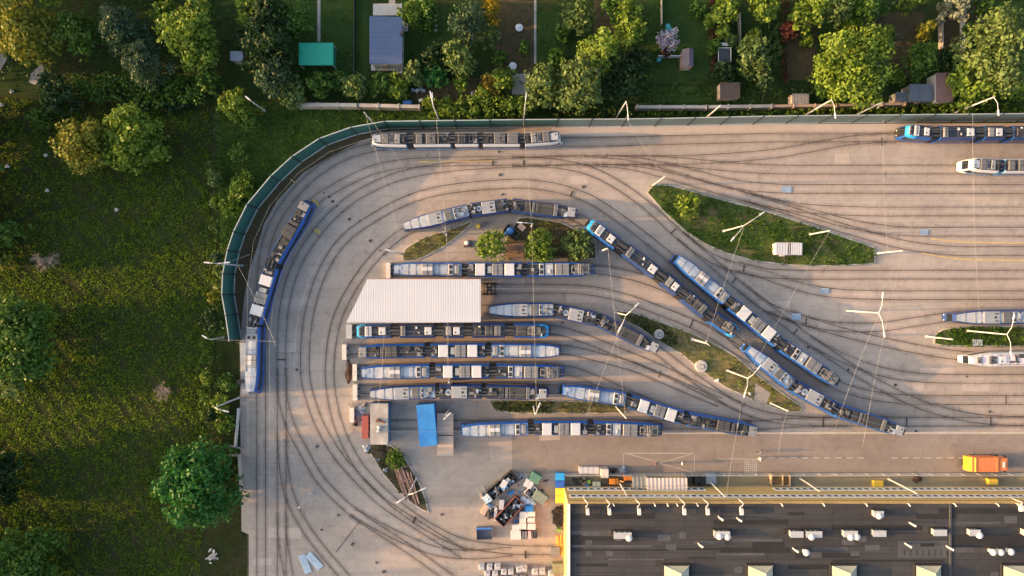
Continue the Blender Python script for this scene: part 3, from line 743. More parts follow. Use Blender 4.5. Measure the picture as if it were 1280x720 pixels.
post(1111, 599, 7.8, LP+'without arms rising past the yellow facade beside the dark shrub', [])
post(501, 317, 3.2, LP+'on the small leaf shaped island, short with a grey lamp', [(-1.2, .3)], .1)
post(664.5, 283, 5, LP+'with side arm above the two lush island trees', [(-1.7, .1)], .14)
post(751, 314, 7.5, LP+'without arms next to the nose of the diagonal dark roofed tram', [], .2)
post(558, 293, 5, 'red and white signal post on the small leaf shaped island', [], .16, 'signal post', 'signal_post')

M_WIRE = simple('span_wire', (.42, .40, .38), .6, .2)
SW = [((457, 143), (503, 312), 7, 3), ((462, 146), (558, 290), 7, 5), ((297, 331), (345, 432), 8, 5.5), ((664.5, 281), (671, 520), 5, 7), ((558, 291), (560, 473), 5, 5),
      ((654, 146), (664.5, 281), 8, 5), ((760, 311), (782, 522), 7.5, 8), ((930, 284), (883, 428), 9, 8), ((1037, 289), (934, 473), 7, 9), ((1099, 392), (1041, 545), 9, 6), ((1128, 315), (1078, 560), 7, 6),
      ((1216, 141), (1225, 404), 6, 9), ((1104, 150), (1110, 316), 4.4, 7), ((985, 511), (973, 568), 7, 4), ((934, 474), (908, 619), 9, 8), ((545, 146), (557, 290), 8, 5), ((783, 394), (733, 520), 9, 6), ((782, 146), (832, 224), 8, 8), ((480, 418), (473, 505), 6, 6), ((271, 425), (345, 427), 5, 6), ((272, 331), (312, 318), 9, 7)]
for i, (a, b, za, zb) in enumerate(SW):
    p, q = W(*a, za), W(*b, zb); mb = MB(); pts = []
    for k in range(9):
        t = k/8; v = p.lerp(q, t); v.z -= .5*4*t*(1-t); pts.append(v)
    mb.path(pts, .013, .013, 5)
    solo(mb, 'span_wire', M_WIRE, 'thin grey overhead span wire strung between depot posts', 'wire', (p.x, p.y, p.z), 'overhead span wires')

# ------------------------------------------------------------------ trams
M_BLUE = simple('tram_blue', (.020, .10, .38), .35, .1, .12, 1.2)
M_BRIGHT = simple('tram_bright_blue', (.03, .34, .72), .3, .1, .08)
M_NAVY = simple('tram_navy', (.022, .055, .20), .35, .1, .12)
M_DARKBODY = simple('tram_dark_body', (.035, .04, .075), .45, .1, .2)
M_LIGHT = simple('roof_light_blue', (.30, .345, .415), .55, .05, .2, .6, stretch=(1, 1, 1))
M_SILV = simple('roof_silver', (.285, .29, .30), .5, .1, .14, 1.0)
M_DARK = simple('roof_charcoal', (.022, .023, .028), .7, .1, .35, 1.5)
M_ROOFNAVY = simple('roof_navy', (.016, .022, .038), .6, .1, .3, 1.2)
M_WHITE = simple('unit_white', (.49, .485, .50), .5, 0, .06, 1.5)
M_GREY = simple('unit_grey', (.20, .20, .205), .6, .1, .16, 2)
M_MID = simple('unit_mid_grey', (.115, .113, .113), .65, .1, .2, 2)
M_DKG = simple('unit_dark_grey', (.042, .041, .042), .65, .1, .25, 2)
M_BLACK = simple('tram_black', (.012, .012, .014), .5, 0, .2)
M_GLASS = simple('tram_glass', (.012, .016, .022), .08, 0, .1)
M_WBODY = simple('tram_white_body', (.58, .58, .60), .3, .05, .06)
M_SKY = simple('tram_sky_blue', (.10, .33, .66), .35, .05, .1)
M_PINK = simple('roof_pink_white', (.66, .56, .58), .5, 0, .06)
M_HEADL = simple('headlight_lens', (.8, .8, .75), .2)
PROF = [(.30, 1.12), (.95, 1.20), (1.45, 1.205), (2.55, 1.18), (3.02, 1.06), (3.30, .88)]
NOSE = {'G': ([0, .45, 1.5, 3.2], [.62, .72, .87, 1], [0, .0, .10, .42, .55, .62]), 'S': ([0, .4, 2.0, 3.7], [.50, .60, .84, 1], [0, .0, .08, .28, .38, .45]),
        'D': ([0, .3, .9, 1.9], [.60, .80, .95, 1], [0, .0, .12, .42, .55, .75]), 'W': ([0, .3, 1.0, 2.2], [.56, .76, .93, 1], [0, .0, .12, .45, .62, .75])}
M_PALER = simple('roof_pale', (.38, .40, .44), .55, .05, .14, .6)
def faded_roof(name, c1, c2):
    m, nt, b, o = new_mat(name); v = mapv(nt)
    c = ramp(nt, noise(nt, .22, 3, .55, v), [(.38, c1), (.6, c2)])
    c = mix(nt, .6, c, ramp(nt, noise(nt, 2.2, 5, .7, v), [(.3, (.72, .72, .72)), (.6, (1, 1, 1))]), 'MULTIPLY')
    c = mix(nt, .5, c, ramp(nt, noise(nt, .9, 6, .75, v, 2), [(.52, (1, 1, 1)), (.72, (.6, .58, .55))]), 'MULTIPLY')
    nt.links.new(c, b.inputs['Base Color']); b.inputs['Roughness'].default_value = .5; MATS[name] = m; return m
M_LIGHT = faded_roof('roof_faded_blue', (.19, .27, .40), (.41, .42, .44)); M_PALER = faded_roof('roof_faded_silver', (.24, .30, .38), (.41, .41, .42))
MS = {'w': M_WHITE, 'g': M_GREY, 'm': M_MID, 'd': M_DKG, 'k': M_BLACK, 'l': M_LIGHT, 's': M_SILV}

def section(root, A, B, nose, body, upper, roof, units, nosecol=None, lower=None, seed=0, pant=None):
    """a car section from A to B (world xy); nose style (or None) sits at A"""
    rng = random.Random(seed)
    d = (B-A); L = d.length; d = d.normalized(); n = Vector((-d.y, d.x))
    T = lambda u, v, z: Vector((A.x+d.x*u+n.x*v, A.y+d.y*u+n.y*v, z))
    if nose:
        us, sc, sl = NOSE[nose]
    else: us, sc, sl = [0, .12], [.97, 1], [0]*6
    us = us+[L-.12, L]; sc = sc+[1, .97]
    nst = len(us)
    def pt(i, j, side):
        z, hw = PROF[j]
        k = 1-min(1, us[i]/max(us[3] if nose else 1, .01)) if nose else 0
        u = us[i]+sl[j]*k
        return T(u, side*hw*sc[i], z)
    mats = [body, upper, nosecol or upper, lower or body, {'D': M_BLACK, 'W': M_WBODY}.get(nose, body)]
    mb = MB(); bands = []
    for side in (-1, 1):
        gl = MB(); bands.append(gl)
        for j in range(5):
            for i in range(nst-1):
                q = (pt(i, j, side), pt(i+1, j, side), pt(i+1, j+1, side), pt(i, j+1, side))
                if side > 0: q = q[::-1]
                mi = 3 if j == 0 else 0 if j == 1 else 1
                if nose and i < 3 and j > 2: mi = 2
                if nose == 'W' and i < 2 and j < 2: mi = 4
                mb.quad(*q, mi)
                if j == 2 and not (nose and i == 0):
                    # dark glazing a few millimetres proud of the side
                    f = lambda p: p+Vector((n.x, n.y, 0))*side*.006
                    q0, q1 = q[0].lerp(q[1], 0), q[1]
                    gl.quad(*[f(p) for p in q], 0)
    ends = MB()
    for i, e in ((0, 1), (nst-1, -1)):
        for j in range(5):
            q = (pt(i, j, -1), pt(i, j, 1), pt(i, j+1, 1), pt(i, j+1, -1))
            if e > 0: q = q[::-1]
            if i == 0 and nose and j == 2:
                ends.quad(*q, 0)
            else: mb.quad(*q, (2 if j > 2 else 4) if (nose and i == 0) else 0)
    sec = mb.build('car_section', mats, root)
    for gl in bands: gl.build('window_band', M_GLASS, sec)
    if nose:
        ends.build('windshield', M_GLASS, sec)
        for s in (-1, 1):
            h = MB(); p = T(-.02, s*.42, .82); h.tube(p, p+Vector((d.x, d.y, 0))*.14, .11, .11, 10); h.build('headlight', M_HEADL, sec)
    # roof panel, slightly crowned
    rp = MB()
    for i in range(nst-1):
        a0, a1 = pt(i, 5, -1), pt(i, 5, 1); b0, b1 = pt(i+1, 5, -1), pt(i+1, 5, 1)
        up = Vector((0, 0, .05)); am, bm = (a0+a1)/2+up, (b0+b1)/2+up
        mi = 1 if (nosecol and nose and i < 1) else 0
        rp.quad(a0, b0, bm, am, mi); rp.quad(am, bm, b1, a1, mi)
    u = .9+rng.random()
    while u < L-.6:
        rp.hexa([T(u, -.84, 3.30), T(u+.05, -.84, 3.30), T(u+.05, .84, 3.30), T(u, .84, 3.30), T(u, -.84, 3.365), T(u+.05, -.84, 3.365), T(u+.05, .84, 3.365), T(u, .84, 3.365)], 2); u += 1.15+rng.random()*.5
    for v in (-.78, .76):
        ua = (us[3]+.6) if nose else .1
        rp.tube(T(ua, v, 3.36), T(L-.1, v+rng.uniform(-.05, .05), 3.36), .035, .035, 5, 2)
    rp.build('roof_panel', [roof, nosecol or roof, M_MID], sec)
    for un in units:
        f0, f1, w, h, mk, det = un[:6]; off = un[6] if len(un) > 6 else 0
        u0, u1 = f0*L, f1*L; hw = .98*w
        def bx(m, ua, ub, va, vb, za, zb, mi): m.hexa([T(ua, va, za), T(ub, va, za), T(ub, vb, za), T(ua, vb, za), T(ua, va, zb), T(ub, va, zb), T(ub, vb, zb), T(ua, vb, zb)], mi)
        m = MB(); zt = 3.3+h
        if det == 'junk':
            for k in range(int((u1-u0)*3)+3):
                a = rng.uniform(u0, u1-.2); b = a+rng.uniform(.2, .7); v = rng.uniform(-hw, hw-.3); v2 = min(hw, v+rng.uniform(.2, .8))
                bx(m, a, min(b, u1), v, v2, 3.3, 3.36+rng.uniform(.08, h), rng.choice((0, 1, 1, 2)))
            m.build('roof_equipment', [MS[mk], M_DKG, M_GREY], sec); continue
        if det == 'disc':
            c = T((u0+u1)/2, off, 3.3); m.tube(c, c+Vector((0, 0, h)), (u1-u0)/2, (u1-u0)/2*.9, 18, 0); m.tube(c+Vector((0, 0, h)), c+Vector((0, 0, h+.03)), .22, .2, 12, 1)
            m.build('roof_fan', [MS[mk], M_MID], sec); continue
        # main casing with chamfered top edges
        e = min(.07, h*.4); V0, V1 = off-hw, off+hw
        m.hexa([T(u0, V0, 3.3), T(u1, V0, 3.3), T(u1, V1, 3.3), T(u0, V1, 3.3), T(u0, V0, zt-e), T(u1, V0, zt-e), T(u1, V1, zt-e), T(u0, V1, zt-e)], 0)
        m.hexa([T(u0, V0, zt-e+.001), T(u1, V0, zt-e+.001), T(u1, V1, zt-e+.001), T(u0, V1, zt-e+.001), T(u0+e, V0+e, zt), T(u1-e, V0+e, zt), T(u1-e, V1-e, zt), T(u0+e, V1-e, zt)], 0)
        if det == 'louver':
            for k in range(4):
                a = u0+(u1-u0)*(.14+.2*k); bx(m, a, a+(u1-u0)*.11, V0+.18, V1-.18, zt-.01, zt+.015, 1)
        elif det == 'lines':
            for k in range(5):
                v = V0+(V1-V0)*(.15+.16*k); bx(m, u0+.12, u1-.12, v, v+.07, zt-.01, zt+.02, 2)
            bx(m, (u0+u1)/2-.03, (u0+u1)/2+.03, V0+.05, V1-.05, zt-.012, zt+.03, 1)
        elif det == 'pale_band':  # off-centre white band and dark cross seam on the casing top
            bx(m, u0+.1, u1-.1, off-.2*hw, off+.45*hw, zt-.01, zt+.03, 3); bx(m, (u0+u1)/2-.03, (u0+u1)/2+.03, V0+.05, V1-.05, zt-.012, zt+.04, 1)
        elif det == 'dots':
            a = u1-.55
            for du, v, r in ((0, 0, .2), (.0, -.62*hw, .12), (.0, .62*hw, .12), (.34, -.62*hw, .12), (.34, .62*hw, .12)):
                c = T(a+du-.15, off+v, zt-.01); m.tube(c, c+Vector((0, 0, .03)), r, r, 10, 1)
        elif det == 'two':
            for v in (-.45*hw, .45*hw): bx(m, u0+(u1-u0)*.2, u1-(u1-u0)*.2, off+v-.28, off+v+.28, zt-.01, zt+.015, 1)
        elif det == 'spot':
            c = T(u0+(u1-u0)*.3, off-.4*hw, zt-.01); m.tube(c, c+Vector((0, 0, .03)), .13, .13, 10, 1)
        elif det == 'bars':
            for k in range(3):
                a = u0+(u1-u0)*(.1+.3*k); bx(m, a, a+.09, V0+.02, V1-.02, zt-.01, zt+.06, 2)
        m.build('roof_unit', [MS[mk], M_BLACK, M_MID if mk != 'm' else M_GREY, M_WHITE], sec)
    if pant:
        f0, f1 = pant; u0, u1 = f0*L, f1*L; m = MB(); um = (u0+u1)/2
        for v in (-.55, .55):
            m.tube(T(u0, v, 3.55), T(um, v*.6, 3.85), .035, .035, 6); m.tube(T(um, v*.6, 3.85), T(u1, v, 3.6), .035, .035, 6)
            m.tube(T(u0, v, 3.55), T(u1, v, 3.5), .045, .045, 6)
        for u, w_, z in ((u0, .6, 3.55), (u1, .6, 3.5), (um, .85, 3.9), (um+.3, .85, 3.9)): m.tube(T(u, -w_, z), T(u, w_, z), .05, .05, 6)
        m.tube(T(u0, -.5, 3.55), T(u1, .5, 3.6), .03, .03, 6); m.tube(T(u0, .5, 3.55), T(u1, -.5, 3.6), .03, .03, 6)
        for u in (u0+.1, u1-.1):
            for v in (-.5, .5): m.tube(T(u, v, 3.3), T(u, v, 3.56), .05, .05, 6)
        m.build('pantograph', M_GREY, sec)
    # running gear
    uu = [L*.5] if L < 7 else [max(1.9, L*.2), L-max(1.9, L*.2)]
    for u in uu:
        m = MB()
        m.hexa([T(u-1.1, -.8, .16), T(u+1.1, -.8, .16), T(u+1.1, .8, .16), T(u-1.1, .8, .16), T(u-1.1, -.8, .5), T(u+1.1, -.8, .5), T(u+1.1, .8, .5), T(u-1.1, .8, .5)])
        for du in (-.8, .8):
            for v in (-.75, .75): m.tube(T(u+du, v-.06, .31), T(u+du, v+.06, .31), .29, .29, 14)
        m.build('bogie', M_DKSTEEL, sec)
    return d

def bellows(root, p, q):
    d = (q-p); L = d.length; d = d.normalized(); n = Vector((-d.y, d.x)); m = MB()
    N = max(2, int(L/.22))
    for i in range(N):
        w = .93 if i % 2 else 1.0
        a, b = p+d*(L*i/N-.02), p+d*(L*(i+1)/N+.02); W1 = 1.0*w; zt = 3.02 if i % 2 else 3.1
        m.hexa([(*(a-n*W1), .5), (*(b-n*W1), .5), (*(b+n*W1), .5), (*(a+n*W1), .5), (*(a-n*W1*.88), zt), (*(b-n*W1*.88), zt), (*(b+n*W1*.88), zt), (*(a+n*W1*.88), zt)])
    # cable boxes and couplings over the joint
    for v, w, h in ((-.5, .3, .3), (.1, .35, .42), (.6, .2, .25)):
        c = (p+q)/2+n*v; m.box((c.x, c.y, 3.0), (L*1.1, w, h), math.atan2(d.y, d.x), 1)
    m.build('bellows', [M_BLACK, M_DKG], root)

G_F = [(.10, .16, .34, .07, 'l', None, .25), (.44, .60, .95, .30, 'g', 'pale_band'), (.815, .885, .95, .16, 's', 'two'), (.91, .97, .72, .28, 'g', None)]
G_M = [(.0, .12, .9, .35, 'g', 'junk'), (.15, .325, .98, .42, 'w', None), (.37, .45, .6, .30, 's', None), (.455, .645, .95, .32, 'g', 'lines'), (.68, .855, .98, .42, 'w', None), (.88, .99, .9, .35, 'g', 'junk')]
# rear cars are listed from the cab end
G_R = [(.09, .32, .9, .08, 'm', 'bars'), (.12, .34, .9, .18, 'g', 'junk'), (.40, .60, .95, .30, 'g', 'lines'), (.63, .74, .95, .06, 'l', None), (.66, .69, .3, .2, 's', None, .3), (.76, .83, .95, .16, 's', 'two'), (.86, .97, .9, .3, 'g', 'junk')]
G_D = [(.05, .16, .8, .14, 'g', 'spot'), (.18, .34, .9, .2, 'd', 'junk'), (.36, .41, .8, .18, 'd', 'bars'), (.43, .61, .95, .28, 'd', 'lines'), (.64, .80, .9, .25, 'd', 'junk'), (.84, .98, .9, .35, 'm', 'junk')]
S_F = [(.40, .615, .97, .10, 's', 'dots'), (.655, .765, .85, .16, 'm', None), (.79, .83, .9, .12, 's', 'two'), (.84, .98, .9, .22, 'l', 'junk')]
S_M = [(.0, .13, .9, .3, 's', 'junk'), (.14, .30, .9, .12, 'l', 'disc'), (.30, .66, .97, .12, 's', 'dots'), (.70, .99, .9, .3, 'l', 'junk')]
S_R = [(.06, .17, .75, .12, 's', 'spot'), (.17, .23, .4, .14, 'w', None, .45), (.20, .31, .8, .16, 'd', 'junk'), (.32, .38, .95, .14, 'm', 'bars'), (.39, .64, .95, .14, 'd', 'dots'), (.66, .70, .9, .14, 'm', None), (.72, .80, .9, .18, 'd', None), (.82, .98, .9, .35, 'm', 'junk')]
D_1 = [(.16, .28, .78, .22, 'm', 'louver'), (.32, .50, .82, .26, 'w', 'lines'), (.69, .87, .62, .22, 'w', 'spot'), (.52, .66, .5, .06, 'd', None)]
D_2 = [(.05, .18, .82, .28, 'g', 'lines'), (.48, .53, .2, .2, 'w', None, .5), (.55, .6, .2, .2, 'g', None, -.3), (.74, .94, .62, .22, 'w', 'spot')]
D_3 = [(.12, .40, .72, .24, 'g', None), (.5, .82, .62, .22, 'w', 'spot')]
D_4 = [(.08, .30, .6, .22, 'd', 'spot'), (.40, .64, .78, .26, 'd', 'lines'), (.68, .88, .8, .26, 'm', 'lines'), (.2, .26, .2, .2, 'w', None, .6)]
D_5 = [(.28, .36, .5, .2, 'm', None), (.44, .52, .3, .22, 'g', None, -.4), (.50, .62, .75, .16, 'm', 'junk'), (.66, .92, .75, .22, 'd', 'spot'), (.14, .24, .5, .2, 'd', None), (.24, .28, .25, .3, 'w', None, .55)]
W_N = [(.14, .34, .62, .2, 'l', 'spot'), (.36, .54, .82, .28, 'm', None), (.56, .68, .8, .22, 'g', 'louver'), (.70, .84, .78, .26, 'g', 'spot'), (.86, .96, .7, .2, 'd', 'junk')]
W_A = [(.07, .24, .8, .26, 'm', None), (.34, .60, .86, .26, 'm', 'dots'), (.62, .94, .86, .24, 'd', 'junk')]
W_B = [(.12, .5, .8, .24, 'd', 'bars'), (.55, .95, .8, .2, 'g', 'junk')]
W_C = [(.05, .25, .8, .2, 'd', 'junk'), (.30, .60, .86, .28, 'm', 'dots'), (.66, .95, .86, .26, 'm', None)]
KIND = {
 'GF': ('G', M_BLUE, M_BLUE, M_LIGHT, G_F), 'GM': (None, M_BLUE, M_BLUE, M_DARK, G_M), 'GR': ('G', M_BLUE, M_BLUE, M_DARK, G_R), 'GD': ('G', M_BLUE, M_BLUE, M_DARK, G_D),
 'SF': ('S', M_NAVY, M_NAVY, M_PALER, S_F), 'SM': (None, M_NAVY, M_NAVY, M_DARK, S_M), 'SR': ('S', M_NAVY, M_NAVY, M_DARK, S_R),
 'sF': ('S', M_BLUE, M_BLUE, M_LIGHT, S_F), 'sM': (None, M_BLUE, M_BLUE, M_DARK, S_M), 'sR': ('S', M_BLUE, M_BLUE, M_DARK, S_R),
 'D1': ('D', M_BLUE, M_BLUE, M_ROOFNAVY, D_1), 'D2': (None, M_BLUE, M_NAVY, M_ROOFNAVY, D_2), 'D3': (None, M_BLUE, M_NAVY, M_ROOFNAVY, D_3), 'D4': (None, M_BLUE, M_NAVY, M_ROOFNAVY, D_4), 'D5': ('D', M_BLUE, M_BLUE, M_ROOFNAVY, D_5),
 'W1': ('W', M_SKY, M_WBODY, M_DARK, W_N), 'W2': (None, M_SKY, M_WBODY, M_DARK, W_A), 'W3': (None, M_SKY, M_WBODY, M_DARK, W_B), 'W4': (None, M_SKY, M_WBODY, M_DARK, W_C),
 'P1': ('S', M_WBODY, M_WBODY, M_PINK, [(.1, .17, .5, .2, 'm', 'spot'), (.27, .38, .62, .2, 'm', 'dots'), (.42, .52, .6, .18, 'w', 'spot'), (.56, .8, .9, .28, 'd', 'junk'), (.83, .95, .8, .2, 'm', None)]),
}
TN = [0]
def tram(label, parts, group='trams parked in the depot'):
    """parts: (kind, outer px, inner px) measured on the roofs, in order along the tram"""
    TN[0] += 1
    pts = []
    for k, a, b in parts:
        nz = KIND[k][0]; fst = not pts; lst = nz and not fst
        A, B = W(*a, 1.3 if (nz and fst) else 3.3), W(*b, 1.3 if lst else 3.3); pts.append((k, A.xy, B.xy))
    c = (pts[0][1]+pts[-1][2])/2
    root = thing('tram', label, 'tram', (c.x, c.y, 0), group)
    for i, (k, A, B) in enumerate(pts):
        nose, body, up, roof, units = KIND[k]
        last = i == len(pts)-1
        rev = last and nose is not None and len(pts) > 1
        a, b = (B, A) if rev else (A, B)
        section(root, a, b, nose, body, up, roof, units, nosecol=M_BRIGHT if k in ('D1', 'D5') else None, lower=M_SKY if k[0] == 'W' else None, seed=TN[0]*31+i,
                pant=(.12, .36) if k == 'GR' else (.30, .62) if k == 'D5' else None)
        if i: bellows(root, pts[i-1][2], A)
    return root
def line(kinds, p, q, fr, y=None):
    """sections along a straight roof line p->q cut at the fractions fr (list of (f0,f1))"""
    return [(k, (p[0]+(q[0]-p[0])*f0, p[1]+(q[1]-p[1])*f0), (p[0]+(q[0]-p[0])*f1, p[1]+(q[1]-p[1])*f1)) for k, (f0, f1) in zip(kinds, fr)]
DFR = [(0, .178), (.222, .40), (.45, .552), (.596, .765), (.81, 1)]
tram('blue articulated tram bent round the left loop beside the green barrier', [('GD', (389, 252), (341, 325.5)), ('GM', (338, 334), (317, 404)), ('GF', (318.5, 492), (315, 409))][:2]+[('GF', (315, 409), (318.5, 492))])
tram('white tram with sky blue skirts on the top track beside the barrier', [('W1', (463.5, 176.2), (508, 174)), ('W2', (517, 173.7), (563, 173.4)), ('W3', (569, 173.4), (598, 173.3)), ('W4', (604, 173.3), (650, 173.2)), ('W1', (656, 173.2), (703.5, 173.2))])
tram('dark roofed tram with bright blue nose in the upper right corner on the top track', line(['D1', 'D2', 'D3', 'D4', 'D5'], (1122.5, 165.5), (1366, 165), DFR))
tram('white tram with black windscreen entering from the right edge below the top track', [('W1', (1200.5, 207), (1250, 206.8)), ('W2', (1257, 206.8), (1303, 206.6)), ('W3', (1309, 206.6), (1338, 206.5)), ('W4', (1344, 206.5), (1390, 206.4)), ('W1', (1396, 206.4), (1444, 206.4))])
tram('silver roofed tram curving over the island with three lush trees', [('SF', (504, 285), (585, 263)), ('SM', (588.5, 262.2), (635, 256)), ('SR', (640, 256), (722.5, 268))])
D6 = [(732.5, 278.5), (772, 304.5), (783, 312), (822, 341), (832, 348.5), (850, 363), (858, 369.5), (884, 390.5), (892, 396.5), (919.5, 418)]
tram('dark roofed tram with bright blue noses standing diagonally in the middle of the yard', [(k, D6[2*i], D6[2*i+1]) for i, k in enumerate(['D1', 'D2', 'D3', 'D4', 'D5'])])
tram('blue diagonal tram with white roof boxes right of the dark roofed diagonal one', [('GF', (841, 321.5), (909, 374)), ('GM', (916, 380.5), (974, 427.5)), ('GR', (980, 432.5), (1045.5, 479))])
tram('blue grey tram bending down toward the road along the dry grass island', [('sF', (929, 433), (990, 480)), ('sM', (995, 484), (1043.5, 511)), ('sR', (1047.5, 513.5), (1125.5, 538))])
tram('navy edged tram straight between the brick rubble island and white canopy roof', line(['GF', 'GM', 'GR'], (491, 337.2), (744, 336.8), [(0, .34), (.368, .64), (.665, 1)]))
tram('silver roofed tram bending right from the shaded end of the white canopy', [('SF', (609, 387.3), (691.5, 387.3)), ('SM', (696.5, 388.8), (745.5, 399)), ('SR', (750, 400.5), (823, 437))])
tram('dark roofed tram with bright blue noses directly below the white canopy', line(['D1', 'D2', 'D3', 'D4', 'D5'], (445, 413.6), (688.5, 413.2), DFR))
tram('blue tram with dark left car second below the white canopy', line(['GD', 'GM', 'GF'], (448, 439), (702, 438), [(0, .325), (.354, .625), (.655, 1)]))
tram('blue tram with pale left car third below the white canopy', line(['GF', 'GM', 'GR'], (451, 464.8), (706, 464), [(0, .335), (.365, .63), (.665, 1)]))
tram('silver roofed navy tram above the blue container and timber wagon', line(['SF', 'SM', 'SR'], (462.5, 490.8), (687, 490), [(0, .362), (.385, .62), (.648, 1)]))
tram('blue tram sloping down to the kerb past the narrow weedy strip', [('GF', (699, 485.5), (782, 500)), ('GM', (789, 502.8), (853.5, 523)), ('GD', (861.5, 524.8), (944.5, 537.5))])
tram('blue tram on the lowest track right of the timber wagon', line(['GF', 'GM', 'GR'], (575, 536.3), (829, 535.8), [(0, .335), (.365, .63), (.66, 1)]))
tram('pale roofed navy tram at the right edge above the small grass island', line(['SF', 'SM', 'SR'], (1182, 396.6), (1408, 396), [(0, .46), (.485, .70), (.72, 1)]))
tram('pinkish white tram at the right edge below the small grass island', line(['P1', 'W2', 'P1'], (1202, 449), (1410, 449), [(0, .47), (.495, .70), (.72, 1)]))

# contact wires over the main tracks
for k in ('O', 'A', 'B', 'C', 'F', 'G', 'HH', 'I', 'K', 'A2', 'A3', 'A4', 'A5', 'A6', 'R9', 'RC', 'R10', 'R11', 'R12', 'R13', 'R14', 'R16', 'D'):
    Cw = catmull([W(*p) for p in TR[k]], 5.0); mb = MB()
    mb.path([(p.x, p.y, 5.6+.05*(i % 2)) for i, p in enumerate(Cw) if abs(p.x) < 100 and abs(p.y) < 60], .011, .011, 4)
    solo(mb, 'contact_wire', M_WIRE, 'thin contact wire running above one of the yard tracks', 'wire', (mb.v[0]), 'contact wires above the yard tracks')
# ------------------------------------------------------------------ depot hall
M_YWALL = simple('ochre_render', (.55, .37, .14), .85, 0, .12, 1.2)
M_BITU = concrete_mat('roof_bitumen', (.036, .0345, .036), (.055, .053, .054), (9.0, 1.0), .06, .9, (.88, 1.13), .62)
M_BITU2 = simple('roof_patch_dark', (.014, .0135, .015), .9, 0, .3, 1.2)
M_BITU3 = simple('roof_patch_pale', (.066, .065, .069), .9, 0, .3, 1.0)
M_FRAME = simple('window_frame_white', (.70, .70, .70), .5, 0, .05)
M_PARA = simple('parapet_white', (.70, .66, .60), .7, 0, .1)
M_VENT = simple('vent_white', (.6, .57, .55), .5, .1, .08)
M_GALV = simple('vent_galvanised', (.50, .48, .46), .5, .3, .12)
HT = 7.9
hall = thing('depot_hall', 'long ochre depot hall with window rows and dark flat roof', 'building', W(704.5, 607))
X0, X1 = W(704.5, 607).x, W(1640, 607).x; Y0, Y1 = W(0, 607).y, W(0, 940).y
mb = MB()
mb.box(((X0+X1)/2, (Y0+Y1)/2, -.06), (X1-X0, Y0-Y1, HT+.06), 0, 0)
# plinth and cornice bands on the north face
mb.hexa([(X0-.05, Y0-.1, 0), (X1, Y0-.1, 0), (X1, Y0+.06, 0), (X0-.05, Y0+.06, 0), (X0-.05, Y0-.1, .6), (X1, Y0-.1, .6), (X1, Y0+.06, .6), (X0-.05, Y0+.06, .6)], 1)
mb.build('wall', [M_YWALL, simple('plinth_grey', (.30, .27, .2), .9)], hall)
roof = MB()
roof.box(((X0+X1)/2, (Y0+Y1)/2, HT+.003), (X1-X0-.7, Y0-Y1-.7, .06), 0, 0)
rng2 = random.Random(5)
def rquad(x0, y0, x1, y1, mi, dz):
    a, b = W(x0, y0, HT), W(x1, y1, HT); z = HT+.063+dz
    roof.quad((a.x, b.y, z), (b.x, b.y, z), (b.x, a.y, z), (a.x, a.y, z), mi)
# long welded sheets of bitumen and later patches
k = 0
y = 628
while y < 760:
    x = 713+rng2.uniform(-50, 0)
    while x < 1500:
        L = rng2.uniform(50, 130)
        if rng2.random() < .55: rquad(max(713, x), y+.25, x+L, y+6.6, rng2.choice((0, 1, 1, 2, 0)) if rng2.random() < .45 else 0, .0005+.0002*(k % 9)); 
        k += 1; x += L+.3
    y += 7
for i, (x0, y0, x1, y1, mi) in enumerate([(822, 668, 838, 676, 2), (849, 665, 857, 673, 2), (832, 680, 845, 687, 2), (732, 675, 740, 683, 2), (732, 688, 740, 695, 2), (757, 688, 766, 695, 2), (720, 704, 760, 708, 1), (768, 672, 778, 676, 2),
    (1052, 674, 1068, 681, 2), (1072, 670, 1083, 677, 2), (1081, 681, 1099, 688, 2), (1063, 689, 1074, 695, 2), (1012, 690, 1027, 697, 2), (1255, 645, 1271, 654, 2), (1122, 676, 1184, 697, 2), (985, 640, 1005, 644, 1), (860, 696, 895, 698, 1), (940, 676, 980, 688, 1), (1150, 679, 1168, 683, 1), (1238, 715, 1248, 722, 2), (917, 708, 928, 716, 2), (714, 668, 728, 690, 1), (980, 660, 1026, 668, 1), (890, 660, 914, 668, 1), (1160, 658, 1182, 666, 1), (1208, 659, 1226, 667, 1), (764, 661, 790, 669, 1), (714, 681, 815, 684, 2), (868, 676, 906, 680, 2), (915, 673, 978, 677, 2), (895, 691, 955, 694, 2), (1015, 683, 1060, 688, 2), (1190, 676, 1232, 681, 2), (716, 686.5, 835, 688.5, 1), (845, 685, 985, 687.5, 1), (1190, 668, 1290, 684, 1), (1040, 700, 1180, 702, 1), (760, 698, 830, 700, 2), (1195, 652, 1250, 655, 2)]):
    rquad(x0, y0, x1, y1, mi, .006+.0006*i)
a, b = W(1186, 626, HT), W(1188.5, 760, HT)
roof.box(((a.x+b.x)/2, (a.y+b.y)/2, HT+.06), (.28, a.y-b.y, .14), 0, 2)
for j in range(8):
    p = W(1130+j*7.6, 691, HT); roof.box((p.x, p.y, HT+.085), (.05, .9, .02), 0, 1)
rf = roof.build('roof', [M_BITU, M_BITU2, M_BITU3], hall)
par = MB()
par.hexa([(X0-.03, Y0-.38, HT), (X1, Y0-.38, HT), (X1, Y0+.05, HT), (X0-.03, Y0+.05, HT), (X0-.03, Y0-.38, HT+.35), (X1, Y0-.38, HT+.35), (X1, Y0+.05, HT+.35), (X0-.03, Y0+.05, HT+.35)], 0)
par.hexa([(X0-.06, Y1, HT), (X0+.36, Y1, HT), (X0+.36, Y0-.4, HT), (X0-.06, Y0-.4, HT), (X0-.06, Y1, HT+.4), (X0+.36, Y1, HT+.4), (X0+.36, Y0-.4, HT+.4), (X0-.06, Y0-.4, HT+.4)], 1)
